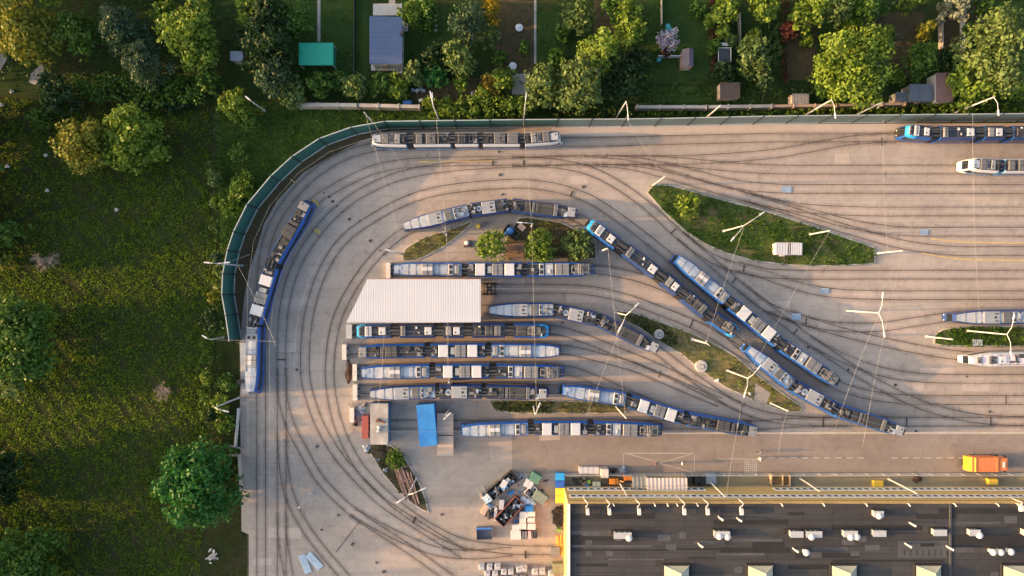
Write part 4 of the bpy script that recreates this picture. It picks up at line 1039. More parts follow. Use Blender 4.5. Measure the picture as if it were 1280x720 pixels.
par.build('parapet', [simple('parapet_ochre', (.30, .20, .08), .85, 0, .15), M_PARA], hall)
# two rows of windows
wn = MB(); n0 = 2.32
wf, wp = None, None
def window_mesh(w, h):
    f, g = MB(), MB()
    f.box((0, 0, 0), (w, .14, h)); 
    for k in range(2):
        c = -w/2+w*(k+.5)/2; g.box((c, .06, .40), (w/2-.42, .05, h-.82))
    return f, g
cnt = 0
for z, skip in ((1.35, ((815, 832), (880, 955), )), (5.0, ())):
    x = X0+1.6
    while x < W(1300, 607).x:
        pxx = x*S+640
        if not any(s0 < pxx < s1 for s0, s1 in skip):
            if wf is None:
                f, g = window_mesh(2.16, 1.5)
                wf = f.build('window', M_FRAME, None, off=Vector((0, 0, 0))); wp = g.build('pane', M_GLASS, wf)
                o, q = wf, wp
            else:
                o = wf.copy(); COL.objects.link(o); q = wp.copy(); COL.objects.link(q); q.parent = o
            o.parent = hall; o.location = Vector((x, Y0+.005, z))-hall.location; cnt += 1
        x += 2.22
def rbox(px, py, sx, sy, h, name, mat, parent=rf, lid=True):
    m = MB(); c = W(px, py, HT); z = HT+.06
    m.box((c.x, c.y, z), (sx, sy, .18), 0, 1); m.box((c.x, c.y, z+.18), (sx*.88, sy*.86, h-.24), 0, 0); m.box((c.x, c.y, z+h-.06), (sx, sy, .08), 0, 0)
    for k in range(3): m.box((c.x-sx*.3+sx*.3*k, c.y+sy*.44, z+.3), (sx*.2, .04, h*.4), 0, 1)
    return m.build(name, [mat, M_DKSTEEL], parent)
def cowl(px, py, r=.52, h=1.15):
    m = MB(); c = W(px, py+.8, HT); z = HT+.06
    m.tube((c.x, c.y, z), (c.x, c.y, z+h*.6), r*.55, r*.55, 12); m.ball((c.x, c.y, z+h*.8), r, 14, 8, 0, (1, 1, .75)); m.tube((c.x, c.y, z), (c.x, c.y, z+.08), r*.9, r*.9, 12, 1)
    m.build('roof_cowl', [M_VENT, M_DKSTEEL], rf, smooth=False)
for px in (734, 761, 798, 854, 883, 925, 1272):
    m = MB(); c = W(px, 637.5 if px < 1200 else 633, HT); z = HT+.06
    m.tube((c.x, c.y+.3, z), (c.x, c.y+.3, z+.55), .16, .16, 10); m.box((c.x, c.y, z+.45), (.5, 1.05, .55), .06, 0, .85); m.box((c.x, c.y-.2, z), (.4, .5, .1), 0, 1)
    m.build('roof_vent', [M_VENT, M_DKSTEEL], rf)
    # the gooseneck pipe over the parapet
    e = W(px-3 if px != 925 else px-1, 625, HT); m = MB(); pts = []
    for k in range(9):
        t = k/8; pts.append((e.x+(c.x-e.x)*t+.25*math.sin(t*6.28), Y0+.12+(c.y+.5-Y0-.12)*t, HT+.3+.9*math.sin(t*3.14)))
    m.path([(pts[0][0], pts[0][1], HT-1.6)]+pts, .07, .07, 8); m.build('pipe', M_VENT, rf)
for px, py, sx in ((777, 666.5, 2.7), (900, 665, 2.4), (992.5, 665, 2.0), (1014, 665, 2.4), (1059, 664.5, 2.2), (1095, 664, 2.0), (1094, 640, 1.5), (1170, 663, 2.0), (1213, 663, 1.7), (1279, 663, 1.4)):
    rbox(px, py, sx, .95, 1.0, 'roof_vent', M_GALV)
for px, py in ((785, 669), (907, 667.5), (897, 667), (1011, 667.5), (1059.5, 668), (1067, 667.5), (1094.5, 641.5), (1219, 665.5), (1004.5, 687), (1236, 686.5), (1245.5, 686.5), (1258, 686)): cowl(px, py)
for px, py in ((898, 645.5), (921, 647), (991, 685), (1136.5, 653), (1131, 679), (1183, 682.5), (873, 679)):
    m = MB(); c = W(px, py, HT); z = HT+.06; d = Vector((math.cos(px), math.sin(px), 0))
    m.tube((c.x, c.y, z), (c.x, c.y, z+.8), .13, .13, 10); m.tube((c.x, c.y, z+.75), (c.x+.45, c.y-.25, z+.95), .15, .18, 10); m.build('roof_vent', M_VENT, rf)
for px in (766, 817, 833, 845, 870, 975, 1027, 1080, 1133, 1190, 1243, 1268):
    m = MB(); c = W(px, 628.5, HT); z = HT+.06
    m.tube((c.x, c.y, z), (c.x, c.y, z+.7), .08, .08, 8); m.tube((c.x, c.y, z+.66), (c.x+.12, c.y-.3, z+.78), .09, .1, 8); m.build('vent_pipe', M_VENT, rf)
M_SKY1 = simple('skylight_glass', (.38, .37, .28), .25, 0, .1, 1.0); M_SKYF = simple('skylight_frame', (.45, .44, .38), .5, .2, .1)
def skylight(px):
    a = W(px, 706, HT); w = 3.75; L = 12; z = HT+.06; rx = .3
    m = MB(); m.box((a.x+w/2, a.y-L/2, z), (w+.5, L+.5, .35), 0, 2)
    A = [(a.x, a.y, z+.35), (a.x+w, a.y, z+.35), (a.x+w, a.y-L, z+.35), (a.x, a.y-L, z+.35)]
    r0, r1 = (a.x+w*.62, a.y-.75, z+1.35), (a.x+w*.62, a.y-L+.8, z+1.35)
    m.quad(A[3], A[0], r0, r1, 0)
    m.quad(A[1], A[2], r1, r0, 0); m.poly((A[0], A[1], r0), 0); m.poly((A[2], A[3], r1), 0)
    for k in range(1, 8):
        t = k/8; p = Vector(A[0]).lerp(Vector(A[3]), t); q = Vector(r0).lerp(Vector(r1), t); m.tube(p+Vector((0, 0, .01)), q+Vector((0, 0, .02)), .045, .045, 5, 1)
        p = Vector(A[1]).lerp(Vector(A[2]), t); m.tube(p+Vector((0, 0, .01)), q+Vector((0, 0, .02)), .045, .045, 5, 1)
    m.tube(r0, r1, .07, .07, 6, 1)
    for i in (0, 1): m.tube(A[i], r0, .06, .06, 6, 1)
    m.build('skylight', [M_SKY1, M_SKYF, M_BITU2], rf)
for px in (829.5, 934, 1038.5, 1143.5, 1252): skylight(px)

# ------------------------------------------------------------------ white canopy over the dead-end tracks
M_CORR = simple('canopy_sheet', (.47, .475, .505), .5, .05, .05, .12)
M_RED = simple('red_oxide', (.38, .10, .08), .7)
can = thing('canopy', 'white corrugated canopy roof with one slanted end over the dead end tracks', 'canopy', W(520, 375))
ZC = 4.6
q = [W(459.5, 349, ZC), W(600.5, 349, ZC), W(600.5, 402.5, ZC), W(433, 403.5, ZC)]
mb = MB(); x = q[3].x; yt, yb = q[0].y, q[2].y; st = .19; i = 0
while x < q[1].x:
    xe = min(x+st, q[1].x)
    def top(xx): return yt if xx >= q[0].x else yb+(yt-yb)*(xx-q[3].x)/(q[0].x-q[3].x)
    za, zb = (ZC, ZC+.017) if i % 2 else (ZC+.017, ZC)
    mb.quad((x, yb, za), (xe, yb, zb), (xe, top(xe), zb), (x, top(x), za)); x += st; i += 1
mb.build('roof_sheet', M_CORR, can)
mb = MB()
for a, b, mi in ((q[0], q[1], 1), (q[1], q[2], 0), (q[2], q[3], 0), (q[3], q[0], 0)):
    a, b = a.xy, b.xy; d = (b-a).normalized(); n = Vector((d.y, -d.x))*.05 if True else 0
    mb.hexa([(*(a-n), ZC-.35), (*(b-n), ZC-.35), (*(b+n), ZC-.35), (*(a+n), ZC-.35), (*(a-n), ZC-.01), (*(b-n), ZC-.01), (*(b+n), ZC-.01), (*(a+n), ZC-.01)], mi)
mb.build('fascia', [M_GALV, M_RED], can)
for fx in (0.0, .33, .66, .985):
    for fy in (.03, .97):
        m = MB(); x0 = q[3].x if fy > .5 else q[0].x
        m.box((x0+.4+(q[1].x-x0-.8)*fx, yt-(yt-yb)*fy, 0), (.2, .2, ZC-.02)); m.build('post', M_GALV, can)
for k in range(5):
    m = MB(); yy = yb+(yt-yb)*(.1+.2*k); xs = q[3].x+(q[0].x-q[3].x)*(yy-yb)/(yt-yb)+.4; m.box(((xs+q[1].x)/2, yy, ZC-.24), (q[1].x-xs-.3, .12, .2)); m.build('purlin', M_GALV, can)

# ------------------------------------------------------------------ track ends
M_BUF = simple('buffer_concrete', (.60, .54, .48), .85, 0, .12, 1.5)
for (x, y0, y1, lb) in ((486.5, 328, 348.5, 'pale concrete buffer wall left of the tram above the canopy'), (438, 405, 423, 'pale concrete buffer wall left of the tram directly below the canopy'), (432, 429.5, 449.5, 'pale concrete buffer wall left of the second tram below the canopy'),
                        (445, 454, 475.5, 'pale concrete buffer wall with dirt heap left of the third tram'), (445.5, 479, 500, 'pale concrete buffer wall left of the silver roofed navy tram'), (441.5, 508, 527, 'reddish stained concrete buffer wall in the junk corner')):
    a, b = W(x, y0), W(x, y1); m = MB(); c = (a+b)/2; w = .75 if x != 438 else 1.0
    m.box((c.x, c.y, 0), (w, a.y-b.y, 1.0), 0, 0, .94); m.box((c.x+.45, c.y+.6, .5), (.35, .35, .3), 0, 1); m.box((c.x+.45, c.y-.6, .5), (.35, .35, .3), 0, 1)
    solo(m, 'buffer_stop', [M_BUF, M_DKSTEEL], lb, 'buffer stop', (c.x, c.y, 0), 'buffer stops at the track ends')
M_DIRT = simple('dirt_brown', (.075, .045, .032), .95, 0, .35, 2, .6)
def heap(px, py, rx, ry, h, label, mat, seed, cat='heap', name='dirt_heap', n=18):
    rng = random.Random(seed); c = W(px, py); m = MB(); N = 22; RR = 7; V = []
    for i in range(RR+1):
        row = []
        for j in range(N):
            t = i/RR; a = 6.283*j/N; k = 1+.22*math.sin(3*a+seed)+.15*math.sin(5*a+seed*2)+rng.uniform(-.08, .08)
            row.append(Vector((c.x+rx*t*k*math.cos(a), c.y+ry*t*k*math.sin(a), max(-.02, h*(1-t**1.5)*rng.uniform(.8, 1.2)) if i < RR else -.02)))
        V.append(row)
    for i in range(RR):
        for j in range(N): m.quad(V[i][j], V[i+1][j], V[i+1][(j+1) % N], V[i][(j+1) % N])
    return solo(m, name, mat, label, cat, (c.x, c.y, 0))
heap(437.5, 465, .85, 1.7, .8, 'dark brown dirt heap behind the third buffer wall', M_DIRT, 2)
heap(472, 562, 1.8, 1.6, .5, 'grey brown earth mound at the top of the debris island', M_SOIL, 5)
heap(1146, 598, .8, .75, .5, 'dark brown heap between facade posts beside the road fence', M_DIRT, 8)

def spare_bogie(px, py, label):
    c = W(px, py); root = thing('spare_bogie', label, 'bogie', (c.x, c.y, 0)); m = MB()
    for s in (-1, 1):
        m.box((c.x, c.y+s*.95, .42), (2.5, .18, .3)); m.box((c.x+s*.35, c.y, .45), (.28, 1.9, .25))
    m.box((c.x, c.y, .6), (.8, .8, .28)); m.build('frame', M_BLACK, root)
    for sx in (-.85, .85):
        w = MB(); w.tube((c.x+sx, c.y-.95, .36), (c.x+sx, c.y+.95, .36), .08, .08, 8)
        for s in (-.74, .74): w.tube((c.x+sx, c.y+s-.07, .36), (c.x+sx, c.y+s+.07, .36), .34, .34, 18)
        w.build('wheelset', M_DKSTEEL, root)
spare_bogie(612, 361, 'black spare tram bogie standing on the track under the canopy edge')

# ------------------------------------------------------------------ containers, wagon, skips
M_CBLUE = faded_roof('container_blue', (.02, .17, .50), (.04, .25, .58))
def container(px, py, L, Wd, h, rz, mat, name, label, cat, z=0, top=None, ribs=14, doors=True):
    c = W(px, py, h); root = thing(name, label, cat, (c.x, c.y, z)); m = MB(); ca, sa = math.cos(rz), math.sin(rz)
    P = lambda x, y: (c.x+x*ca-y*sa, c.y+x*sa+y*ca, z)
    m.box(P(0, 0), (L-.06, Wd-.06, h-.02), rz)
    for k in range(ribs):
        x = -L/2+L*(k+.5)/ribs
        for s in (-1, 1): p = P(x, s*(Wd/2-.015)); m.box((p[0], p[1], z+.12), (L/ribs*.5, .05, h-.25), rz)
    m.build('wall', mat, root)
    t = MB(); t.box((c.x, c.y, z+h-.02), (L, Wd, .06), rz)
    for k in range(ribs): p = P(-L/2+L*(k+.5)/ribs, 0); t.box((p[0], p[1], z+h+.04), (L/ribs*.45, Wd*.94, .025), rz)
    t.build('roof', top or mat, root)
    if doors:
        for s in (-1, 1):
            d = MB(); p = P(-L/2-.01, s*Wd*.24); d.box((p[0], p[1], z+.15), (.06, Wd*.44, h-.3), rz); db = d.build('door', mat, root)
            b = MB(); p = P(-L/2-.06, s*Wd*.12); b.box((p[0], p[1], z+.2), (.04, .04, h-.4), rz); b.build('handle', M_GALV, db)
    return root
container(533.5, 531.5, 6.7, 2.85, 2.5, R(90)-.09+.17, M_CBLUE, 'container', 'bright blue steel container standing askew beside the timber wagon', 'container')
container(474, 530, 6.6, 2.9, 2.6, R(90), simple('shed_blue_side', (.05, .13, .25), .6), 'storage_shed', 'storage shed with rust streaked grey roof and dark blue side wall', 'shed', top=simple('rusty_sheet', (.36, .33, .30), .8, .1, .4, .6), ribs=9, doors=False)
m = MB(); c = W(475, 529, 2.6); m.ball((c.x-.1, c.y-.6, 2.95), .33); m.box((c.x-.3, c.y-1.2, 2.66), (.5, .4, .3), .4, 0); m.box((c.x+.35, c.y+.3, 2.66), (.9, .3, .15), -.4, 1); m.box((c.x-.4, c.y+.5, 2.66), (.5, .35, .3), .9, 1)
solo(m, 'scrap_pile', [M_WHITE, simple('rust', (.20, .07, .04), .9)], 'white bag and rusty scraps on the storage shed roof', 'scrap', (c.x, c.y, 2.66))
container(456.5, 534, 3.7, 1.05, 1.3, R(90), simple('faded_red', (.30, .07, .06), .7), 'metal_locker', 'faded red metal locker between the shed and the kerb', 'locker', ribs=5, doors=False)
M_TIMB = simple('timber_deck', (.52, .38, .29), .85, 0, .2, 1.2, stretch=(.3, 3, 1))
c = W(556.5, 543, 1.1); root = thing('flat_wagon', 'flat wagon with timber deck beside the blue container', 'wagon', (c.x, c.y, 0))
m = MB()
for k in range(22): m.box((c.x, c.y+3.3-k*.305, 1.0), (2.65, .285, .09+.01*(k % 3)))
m.build('deck', M_TIMB, root)
m = MB(); m.box((c.x, c.y, .7), (2.3, 6.4, .3)); m.box((c.x, c.y-.15, 1.08), (2.6, .16, .05)); m.build('frame', M_DKSTEEL, root)
for s in (-1, 1):
    w = MB()
    for x in (-.75, .75): w.tube((c.x+x-.06, c.y+s*2, .38), (c.x+x+.06, c.y+s*2, .38), .36, .36, 16)
    w.tube((c.x-.8, c.y+s*2, .38), (c.x+.8, c.y+s*2, .38), .07, .07, 8); w.build('wheelset', M_DKSTEEL, root)
m = MB()
for x in (-1.3, 0, 1.3): m.tube((c.x+x, c.y-3.25, 1.05), (c.x+x, c.y-3.25, 1.6), .04, .04, 6)
m.tube((c.x-1.3, c.y-3.25, 1.6), (c.x+1.3, c.y-3.25, 1.6), .05, .05, 6); m.build('handrail', M_PALE, root)
def junk_items(root_xy, items, z):
    pass
def skip(px, py, L, Wd, h, rz, mat, label, fill, seed):
    c = W(px, py, h*.7); root = thing('skip', label, 'skip', (c.x, c.y, 0)); ca, sa = math.cos(rz), math.sin(rz)
    P = lambda x, y, z: Vector((c.x+x*ca-y*sa, c.y+x*sa+y*ca, z)); m = MB(); t = .07
    def slab(x0, x1, y0, y1, z0, z1): m.hexa([P(x0, y0, z0), P(x1, y0, z0), P(x1, y1, z0), P(x0, y1, z0), P(x0, y0, z1), P(x1, y0, z1), P(x1, y1, z1), P(x0, y1, z1)])
    slab(-L/2, L/2, -Wd/2, Wd/2, 0, .12)
    slab(-L/2, L/2, -Wd/2, -Wd/2+t, .12, h); slab(-L/2, L/2, Wd/2-t, Wd/2, .12, h); slab(-L/2, -L/2+t, -Wd/2+t, Wd/2-t, .12, h); slab(L/2-t, L/2, -Wd/2+t, Wd/2-t, .12, h)
    for k in range(5): slab(-L/2+L*(k+.4)/5, -L/2+L*(k+.55)/5, -Wd/2-.05, -Wd/2, .2, h-.05); slab(-L/2+L*(k+.4)/5, -L/2+L*(k+.55)/5, Wd/2, Wd/2+.05, .2, h-.05)
    m.build('body', mat, root)
    rng = random.Random(seed)
    if fill:
        s = MB()
        for k in range(fill):
            x, y = rng.uniform(-L/2+.3, L/2-.3), rng.uniform(-Wd/2+.25, Wd/2-.25)
            s.box(P(x, y, rng.uniform(.15, h*.75)), (rng.uniform(.15, .9), rng.uniform(.08, .4), rng.uniform(.1, .4)), rng.uniform(0, 3), rng.choice((0, 0, 1, 1, 2, 3)))
        o = s.build('scrap_filling', [M_DKG, M_BLACK, M_GREY, M_LIGHT], root); o['kind'] = 'stuff'
    return P
P = skip(627.5, 607, 5.2, 1.9, 1.2, R(40), simple('skip_brown', (.05, .045, .042), .7), 'dark brown skip full of scrap with white panels on top', 60, 3)
m = MB(); m.box(P(.5, .1, 1.25), (1.3, .9, .22), R(60), 0); m.box(P(.2, -.35, 1.28), (1.1, .5, .12), R(15), 1); m.box(P(1.3, .2, 1.22), (.8, .5, .1), R(30), 0); c = P(.5, .1, 1.25); 
solo(m, 'folded_panels', [M_WHITE, M_CBLUE], 'white and blue folded panels on the dark brown skip', 'panels', c)
c = W(609.5, 624, .9); m = MB(); m.box((c.x, c.y, 0), (1.5, 1.3, .95), R(35), 0, .85); m.tube((c.x, c.y, .9), (c.x, c.y, 1.1), .2, .1, 8); solo(m, 'bulk_bag', simple('bag_pale_blue', (.45, .55, .62), .7), 'pale blue bulk bag at the lower end of the dark brown skip', 'bag', (c.x, c.y, 0))
P = skip(637, 639, 5.0, 2.0, 1.3, R(47), simple('skip_red', (.13, .05, .04), .75), 'rusty red skip heaped with dark metal scrap', 85, 5)
def crate(px, py, sx, sy, h, rz, mat, label, z=0, name='crate', cat='crate', group=None, slats=4, mat2=None):
    c = W(px, py, z+h); m = MB(); m.box((c.x, c.y, z), (sx*.97, sy*.97, h-.03), rz, 0); m.box((c.x, c.y, z+h-.05), (sx, sy, .05), rz, 0)
    ca, sa = math.cos(rz), math.sin(rz)
    for k in range(slats):
        x = -sx/2+sx*(k+.5)/slats; m.box((c.x+x*ca, c.y+x*sa, z+h), (sx/slats*.75, sy*.94, .02), rz, 1 if mat2 else 0)
    for s in (-1, 1): m.box((c.x-s*sy*.49*sa, c.y+s*sy*.49*ca, z+.05), (sx*.98, .04, h*.8), rz, 0)
    return solo(m, name, [mat, mat2 or mat], label, cat, (c.x, c.y, z), group)
crate(627, 631, .75, 1.6, .9, -.1, M_WHITE, 'white carton between the two scrap skips')
crate(619.5, 643, .45, 2.2, .5, -.05, M_PALE, 'narrow white crate left of the rusty red skip')
heap(612, 641, .9, 1.0, .7, 'grey scrap heap left of the rusty red skip', M_DKG, 12, 'scrap', 'scrap_heap')
crate(606, 637, .9, 1.7, .35, -.45, M_TIMB, 'pile of brown planks at the left of the scrap yard', name='plank_pile', cat='planks')
M_CGRN = simple('box_green', (.10, .23, .16), .6, .1, .15)
crate(669, 598, 1.7, 1.5, 1.1, -.5, M_CGRN, 'pale green lidded box uppermost in the scrap yard', name='storage_box', cat='box')
crate(661, 605, 1.4, 1.3, 1.0, -.5, M_WHITE, 'white crumpled bag below the pale green lidded box', name='bulk_bag', cat='bag', slats=2)
P = skip(665, 615, 1.9, 1.8, .9, R(48), M_PALE, 'small open white framed bin below the white bag', 8, 9)
crate(675, 622, 2.2, 1.6, 1.2, -.6, simple('box_dull_green', (.17, .22, .19), .7), 'dull green box beside the blue and white bundles', name='storage_box', cat='box')
crate(680, 629.5, .7, .6, .5, .4, simple('pale_wood', (.5, .36, .28), .8), 'small pink wooden crate at the dull green box', slats=3)
for i, (x, y, s) in enumerate(((654, 624, .55), (660, 627, .6), (666, 629, .55), (656, 629, .5))):
    c = W(x, y, .5); m = MB(); m.ball((c.x, c.y, s*.7), s, 9, 6, 0, (1.1, .9, .75)); m.box((c.x, c.y, s*1.1), (.5, .3, .12), i, 1); solo(m, 'bundle', [simple('wrap_pale_blue', (.38, .48, .62), .6), M_CBLUE], 'blue and white wrapped bundle in the heap by the dull green box', 'bundle', (c.x, c.y, 0), 'blue and white wrapped bundles')
crate(661.5, 636, 1.4, 1.0, 1.0, .08, M_CBLUE, 'blue tarpaulin covered crate above the white crate grid', name='storage_box', cat='box', slats=2)
grid = [(654.5, 643.5, 1.3, 'first'), (664, 643.5, 1.3, ''), (653.5, 650, 1.1, ''), (664, 649.5, 1.2, ''), (653.5, 658, 1.2, ''), (664.5, 658.5, 1.3, ''), (644.5, 659.5, 1.2, ''), (641.5, 669, .85, ''), (648, 669, .85, '')]
lab = ['white topped crate at the upper left of the stacked grid', 'white topped crate at the upper right of the stacked grid', 'white topped crate second down on the left of the grid', 'white topped crate second down on the right of the grid', 'white topped crate in the middle of the third grid row', 'white topped crate at the right of the third grid row', 'white topped crate at the left of the third grid row', 'white topped narrow crate at the lower left grid corner', 'white topped narrow crate beside the lower left grid corner']
for (x, y, w, _), l in zip(grid, lab): crate(x, y, w, 1.0 if y < 665 else 1.45, .9, 0, M_BUF, l, group='white topped crates in the grid', slats=3, mat2=simple('crate_lid', (.62, .60, .58), .6))
crate(655.5, 669, .9, 1.3, .8, 0, M_DKG, 'dark grey open crate in the bottom grid row', slats=2, mat2=M_GREY)
crate(662, 669, .55, 1.4, .8, 0, simple('signal_red', (.45, .05, .06), .5), 'red and white crate in the bottom grid row', slats=3, mat2=M_WHITE)
crate(668.5, 668.5, .8, 1.2, .8, 0, M_GREY, 'grey crate with black lid at the bottom right of the grid', slats=2, mat2=M_BLACK)
P = skip(605.5, 667, 2.6, 1.9, 1.2, 0.03, simple('skip_grey', (.18, .18, .21), .6), 'grey open skip with blue rim near the tracks', 0, 2)
m = MB(); p = P(0, .95, 1.2); m.box((p.x, p.y, 1.2), (2.6, .28, .08), .03); solo(m, 'blue_tarpaulin', simple('tarp_blue', (.05, .17, .50), .5), 'rolled blue tarpaulin along the rim of the grey skip', 'tarpaulin', (p.x, p.y, 1.2))
# loose scrap between the skips
rs = random.Random(40); cols = [M_DKG, M_GREY, M_WHITE, M_LIGHT, simple('rust', (.20, .07, .04), .9), M_TIMB, M_CBLUE, M_BLACK]
for i in range(44):
    a = W(rs.choice((618, 630, 648, 655, 672, 678, 643, 612))+rs.gauss(0, 5), rs.choice((604, 618, 632, 645, 622, 610))+rs.gauss(0, 6)); m = MB()
    if i % 4 == 0: m.tube((a.x, a.y, .08), (a.x+rs.uniform(-1.2, 1.2), a.y+rs.uniform(-1, 1), .1+rs.uniform(0, .3)), .06, .06, 6)
    else: m.box((a.x, a.y, 0), (rs.uniform(.3, 1.1), rs.uniform(.12, .5), rs.uniform(.1, .45)), rs.uniform(0, 3))
    solo(m, 'scrap_piece', rs.choice(cols), 'loose piece of scrap lying between the two scrap skips and crates', 'scrap', (a.x, a.y, 0), 'loose scrap between the skips')
# bagged goods along the bottom edge
rr = random.Random(8)
bags = [(602, 709), (612, 709), (622, 708.5), (609, 717), (619, 717), (630, 715), (638.5, 715), (649, 712), (655, 711), (669, 715), (678, 714.5), (689, 717), (664, 724), (602, 727), (613, 726), (624, 726), (634, 725), (644, 724), (653, 724)]
bl = ['at the left end of the top row by the bottom edge', 'second from the left end of the top row', 'third from the left end of the top row', 'leftmost of the second row by the bottom edge', 'second from left in the second row', 'left of the pair in the middle bottom row', 'right of the pair in the middle bottom row', 'leaning beside the pale bundle at the bottom edge', 'with a bluish cover at the bottom edge', 'left of the pair near the hall corner', 'right of the pair near the hall corner', 'nearest the olive box by the hall corner']
for i, (x, y) in enumerate(bags):
    c = W(x, y, .8); m = MB(); s = rr.uniform(.95, 1.1); m.box((c.x, c.y, 0), (s, s*1.05, .75), rr.uniform(-.12, .12), 0, .96); m.box((c.x, c.y, .75), (s*.9, s*.92, .12), rr.uniform(-.12, .12), 0, .85); m.box((c.x, c.y+s*.2, .87), (s*.5, .12, .05), rr.uniform(-.6, .6), 1)
    solo(m, 'bulk_bag', [simple('bag_white', (.38, .39, .43), .75, 0, .25, 2.5), M_GREY], ('pale grey bulk bag '+bl[i]) if i < len(bl) else 'pale grey bulk bag in the row cut by the bottom edge', 'bag', (c.x, c.y, 0), 'bulk bags stacked by the lower track')
crate(698, 711, 2.0, 1.6, 1.1, 0, simple('box_olive', (.20, .21, .13), .7), 'olive green box against the hall corner at the bottom edge', name='storage_box', cat='box', slats=2)
crate(694.5, 690, 1.5, 1.5, .8, .05, M_GREY, 'pale grey pallet box at the end of the lower track', name='pallet_box', cat='box')
# waste containers at the hall corner
for y, mt, lb in ((596.5, simple('bin_cyan', (.03, .33, .70), .5), 'sky blue waste container at the hall corner'), (605.3, simple('bin_blue', (.02, .10, .42), .5), 'deep blue waste container between sky blue and yellow ones'), (615, simple('bin_yellow', (.62, .52, .05), .5), 'yellow waste container directly below the deep blue one'), (624.5, simple('bin_yellow', (.62, .52, .05), .5), 'yellow waste container nearest the tyre pile')):
    c = W(700, y, 1.2); root = thing('waste_container', lb, 'waste container', (c.x, c.y, 0)); m = MB(); m.box((c.x, c.y, .12), (1.36, 1.1, .93), 0, 0, 1.06); m.build('body', mt, root)
    m = MB(); m.box((c.x, c.y, 1.06), (1.5, 1.2, .07)); m.box((c.x, c.y+.1, 1.13), (1.4, .5, .06)); m.build('lid', mt, root)
    for sx in (-.55, .55):
        for sy in (-.4, .4): w = MB(); w.tube((c.x+sx-.04, c.y+sy, .09), (c.x+sx+.04, c.y+sy, .09), .09, .09, 10); w.build('wheel', M_BLACK, root)
M_TYRE = simple('tyre_rubber', (.02, .02, .022), .9, 0, .2)
rr = random.Random(14)
def tyre(x, y, z, r, tilt, az):
    m = MB(); N, K = 16, 8; Rm, rm = r*.72, r*.28; n = Vector((math.sin(tilt)*math.cos(az), math.sin(tilt)*math.sin(az), math.cos(tilt))); a = n.orthogonal().normalized(); b = n.cross(a); V = []
    for i in range(N):
        t = 6.283*i/N; d = a*math.cos(t)+b*math.sin(t)
        V.append([Vector((x, y, z))+d*(Rm+rm*math.cos(6.283*k/K))+n*rm*math.sin(6.283*k/K) for k in range(K)])
    for i in range(N):
        for k in range(K): m.quad(V[i][k], V[(i+1) % N][k], V[(i+1) % N][(k+1) % K], V[i][(k+1) % K])
    return solo(m, 'tyre', M_TYRE, 'black tyre in the jumbled pile beside the waste containers', 'tyre', (x, y, z-r*.3), 'tyres piled at the hall corner')
c = W(697.5, 645)
for i in range(34):
    lay = i//15; x = c.x+rr.uniform(-.75, .75)*(1-.2*lay); y = c.y+rr.uniform(-1.7, 1.7)*(1-.2*lay); tyre(x, y, .14+.2*lay+rr.uniform(0, .05), rr.uniform(.3, .46), rr.uniform(0, .35), rr.uniform(0, 6))
c = W(700, 681); root = thing('scaffold_stack', 'stack of yellow scaffold frames leaning by the hall wall', 'scaffold', (c.x, c.y, 0)); M_YEL = simple('scaffold_yellow', (.62, .36, .06), .6)
for k in range(12):
    m = MB(); x = c.x-.7+k*.12; m.tube((x, c.y+1.9-rr.uniform(0, .5), .1+.06*(k % 4)), (x+rr.uniform(-.1, .3), c.y-1.6, .2+.08*k), .045, .045, 6); m.tube((x, c.y+.5, .2+.06*k), (x+.3, c.y+.3, .2+.06*k), .035, .035, 6); m.build('tube', M_YEL, root)
crate(699, 663.5, .7, .5, .9, 0, simple('box_leaf_green', (.16, .30, .07), .6), 'small leaf green box below the tyre pile', name='storage_box', cat='box', slats=2)

# junk corner beside the shed
rr = random.Random(21)
for x, y, w, h, mt, lb in ((452, 512, 1.5, .5, M_WHITE, 'white plastic sheet bundle above the red locker'), (456, 506, .8, .5, M_GREY, 'grey plastic drum bundle near the pinkish buffer wall'), (447, 519, 1.0, .6, M_LIGHT, 'pale blue bundle among the junk left of the shed'), (459, 560, 1.5, .7, M_WHITE, 'white crumpled tarpaulin below the storage shed'), (444, 530, .9, .5, M_DKG, 'dark junk bundle left of the red locker'), (482, 587, 1.0, .45, M_WHITE, 'white crumpled sheet on the debris island')):
    heap(x, y, w*.5, w*.45, h, lb, mt, x, 'bundle', 'tarpaulin_bundle')
for i in range(12):
    p = W(440+rr.uniform(0, 14), 502+rr.uniform(0, 38)); q2 = p+Vector((rr.uniform(-1, 1), rr.uniform(-1, 1), rr.uniform(.1, .6))); m = MB(); m.tube((p.x, p.y, .06), q2, .05, .05, 6); solo(m, 'scrap_bar', [simple('rust', (.20, .07, .04), .9), M_GREY][i % 2], 'loose scrap bar in the junk left of the storage shed', 'scrap bar', (p.x, p.y, 0), 'loose scrap bars')
M_PIPE = simple('pipe_rust', (.34, .20, .15), .85, 0, .2)
for i in range(9):
    a = W(492+i*2.6+rr.uniform(-1, 1), 577+i*1.5+rr.uniform(-2, 2)); b = W(504+i*2.6+rr.uniform(-2, 2), 612+i*2.2+rr.uniform(-4, 6)); m = MB(); z = .28+.05*(i % 3)
    m.tube((a.x, a.y, z), (b.x, b.y, z), .11, .11, 8); solo(m, 'rusty_pipe', M_PIPE, 'long rusty pipe lying in the stack on the debris island', 'pipe', (a.x, a.y, z-.11), 'rusty pipes on the debris island')
for a, b in (((497, 585), (512, 581)), ((499, 603), (514, 597))):
    a, b = W(*a), W(*b); m = MB(); m.tube((a.x, a.y, .5), (b.x, b.y, .5), .1, .1, 8); solo(m, 'rusty_pipe', M_PIPE, 'rusty pipe laid across the pipe stack on the debris island', 'pipe', (a.x, a.y, .4), 'rusty cross pipes')
crate(472, 573.5, .8, .8, .15, .7, M_GREY, 'small grey square hatch cover at the top of the debris island', name='hatch_cover', cat='hatch', slats=2)
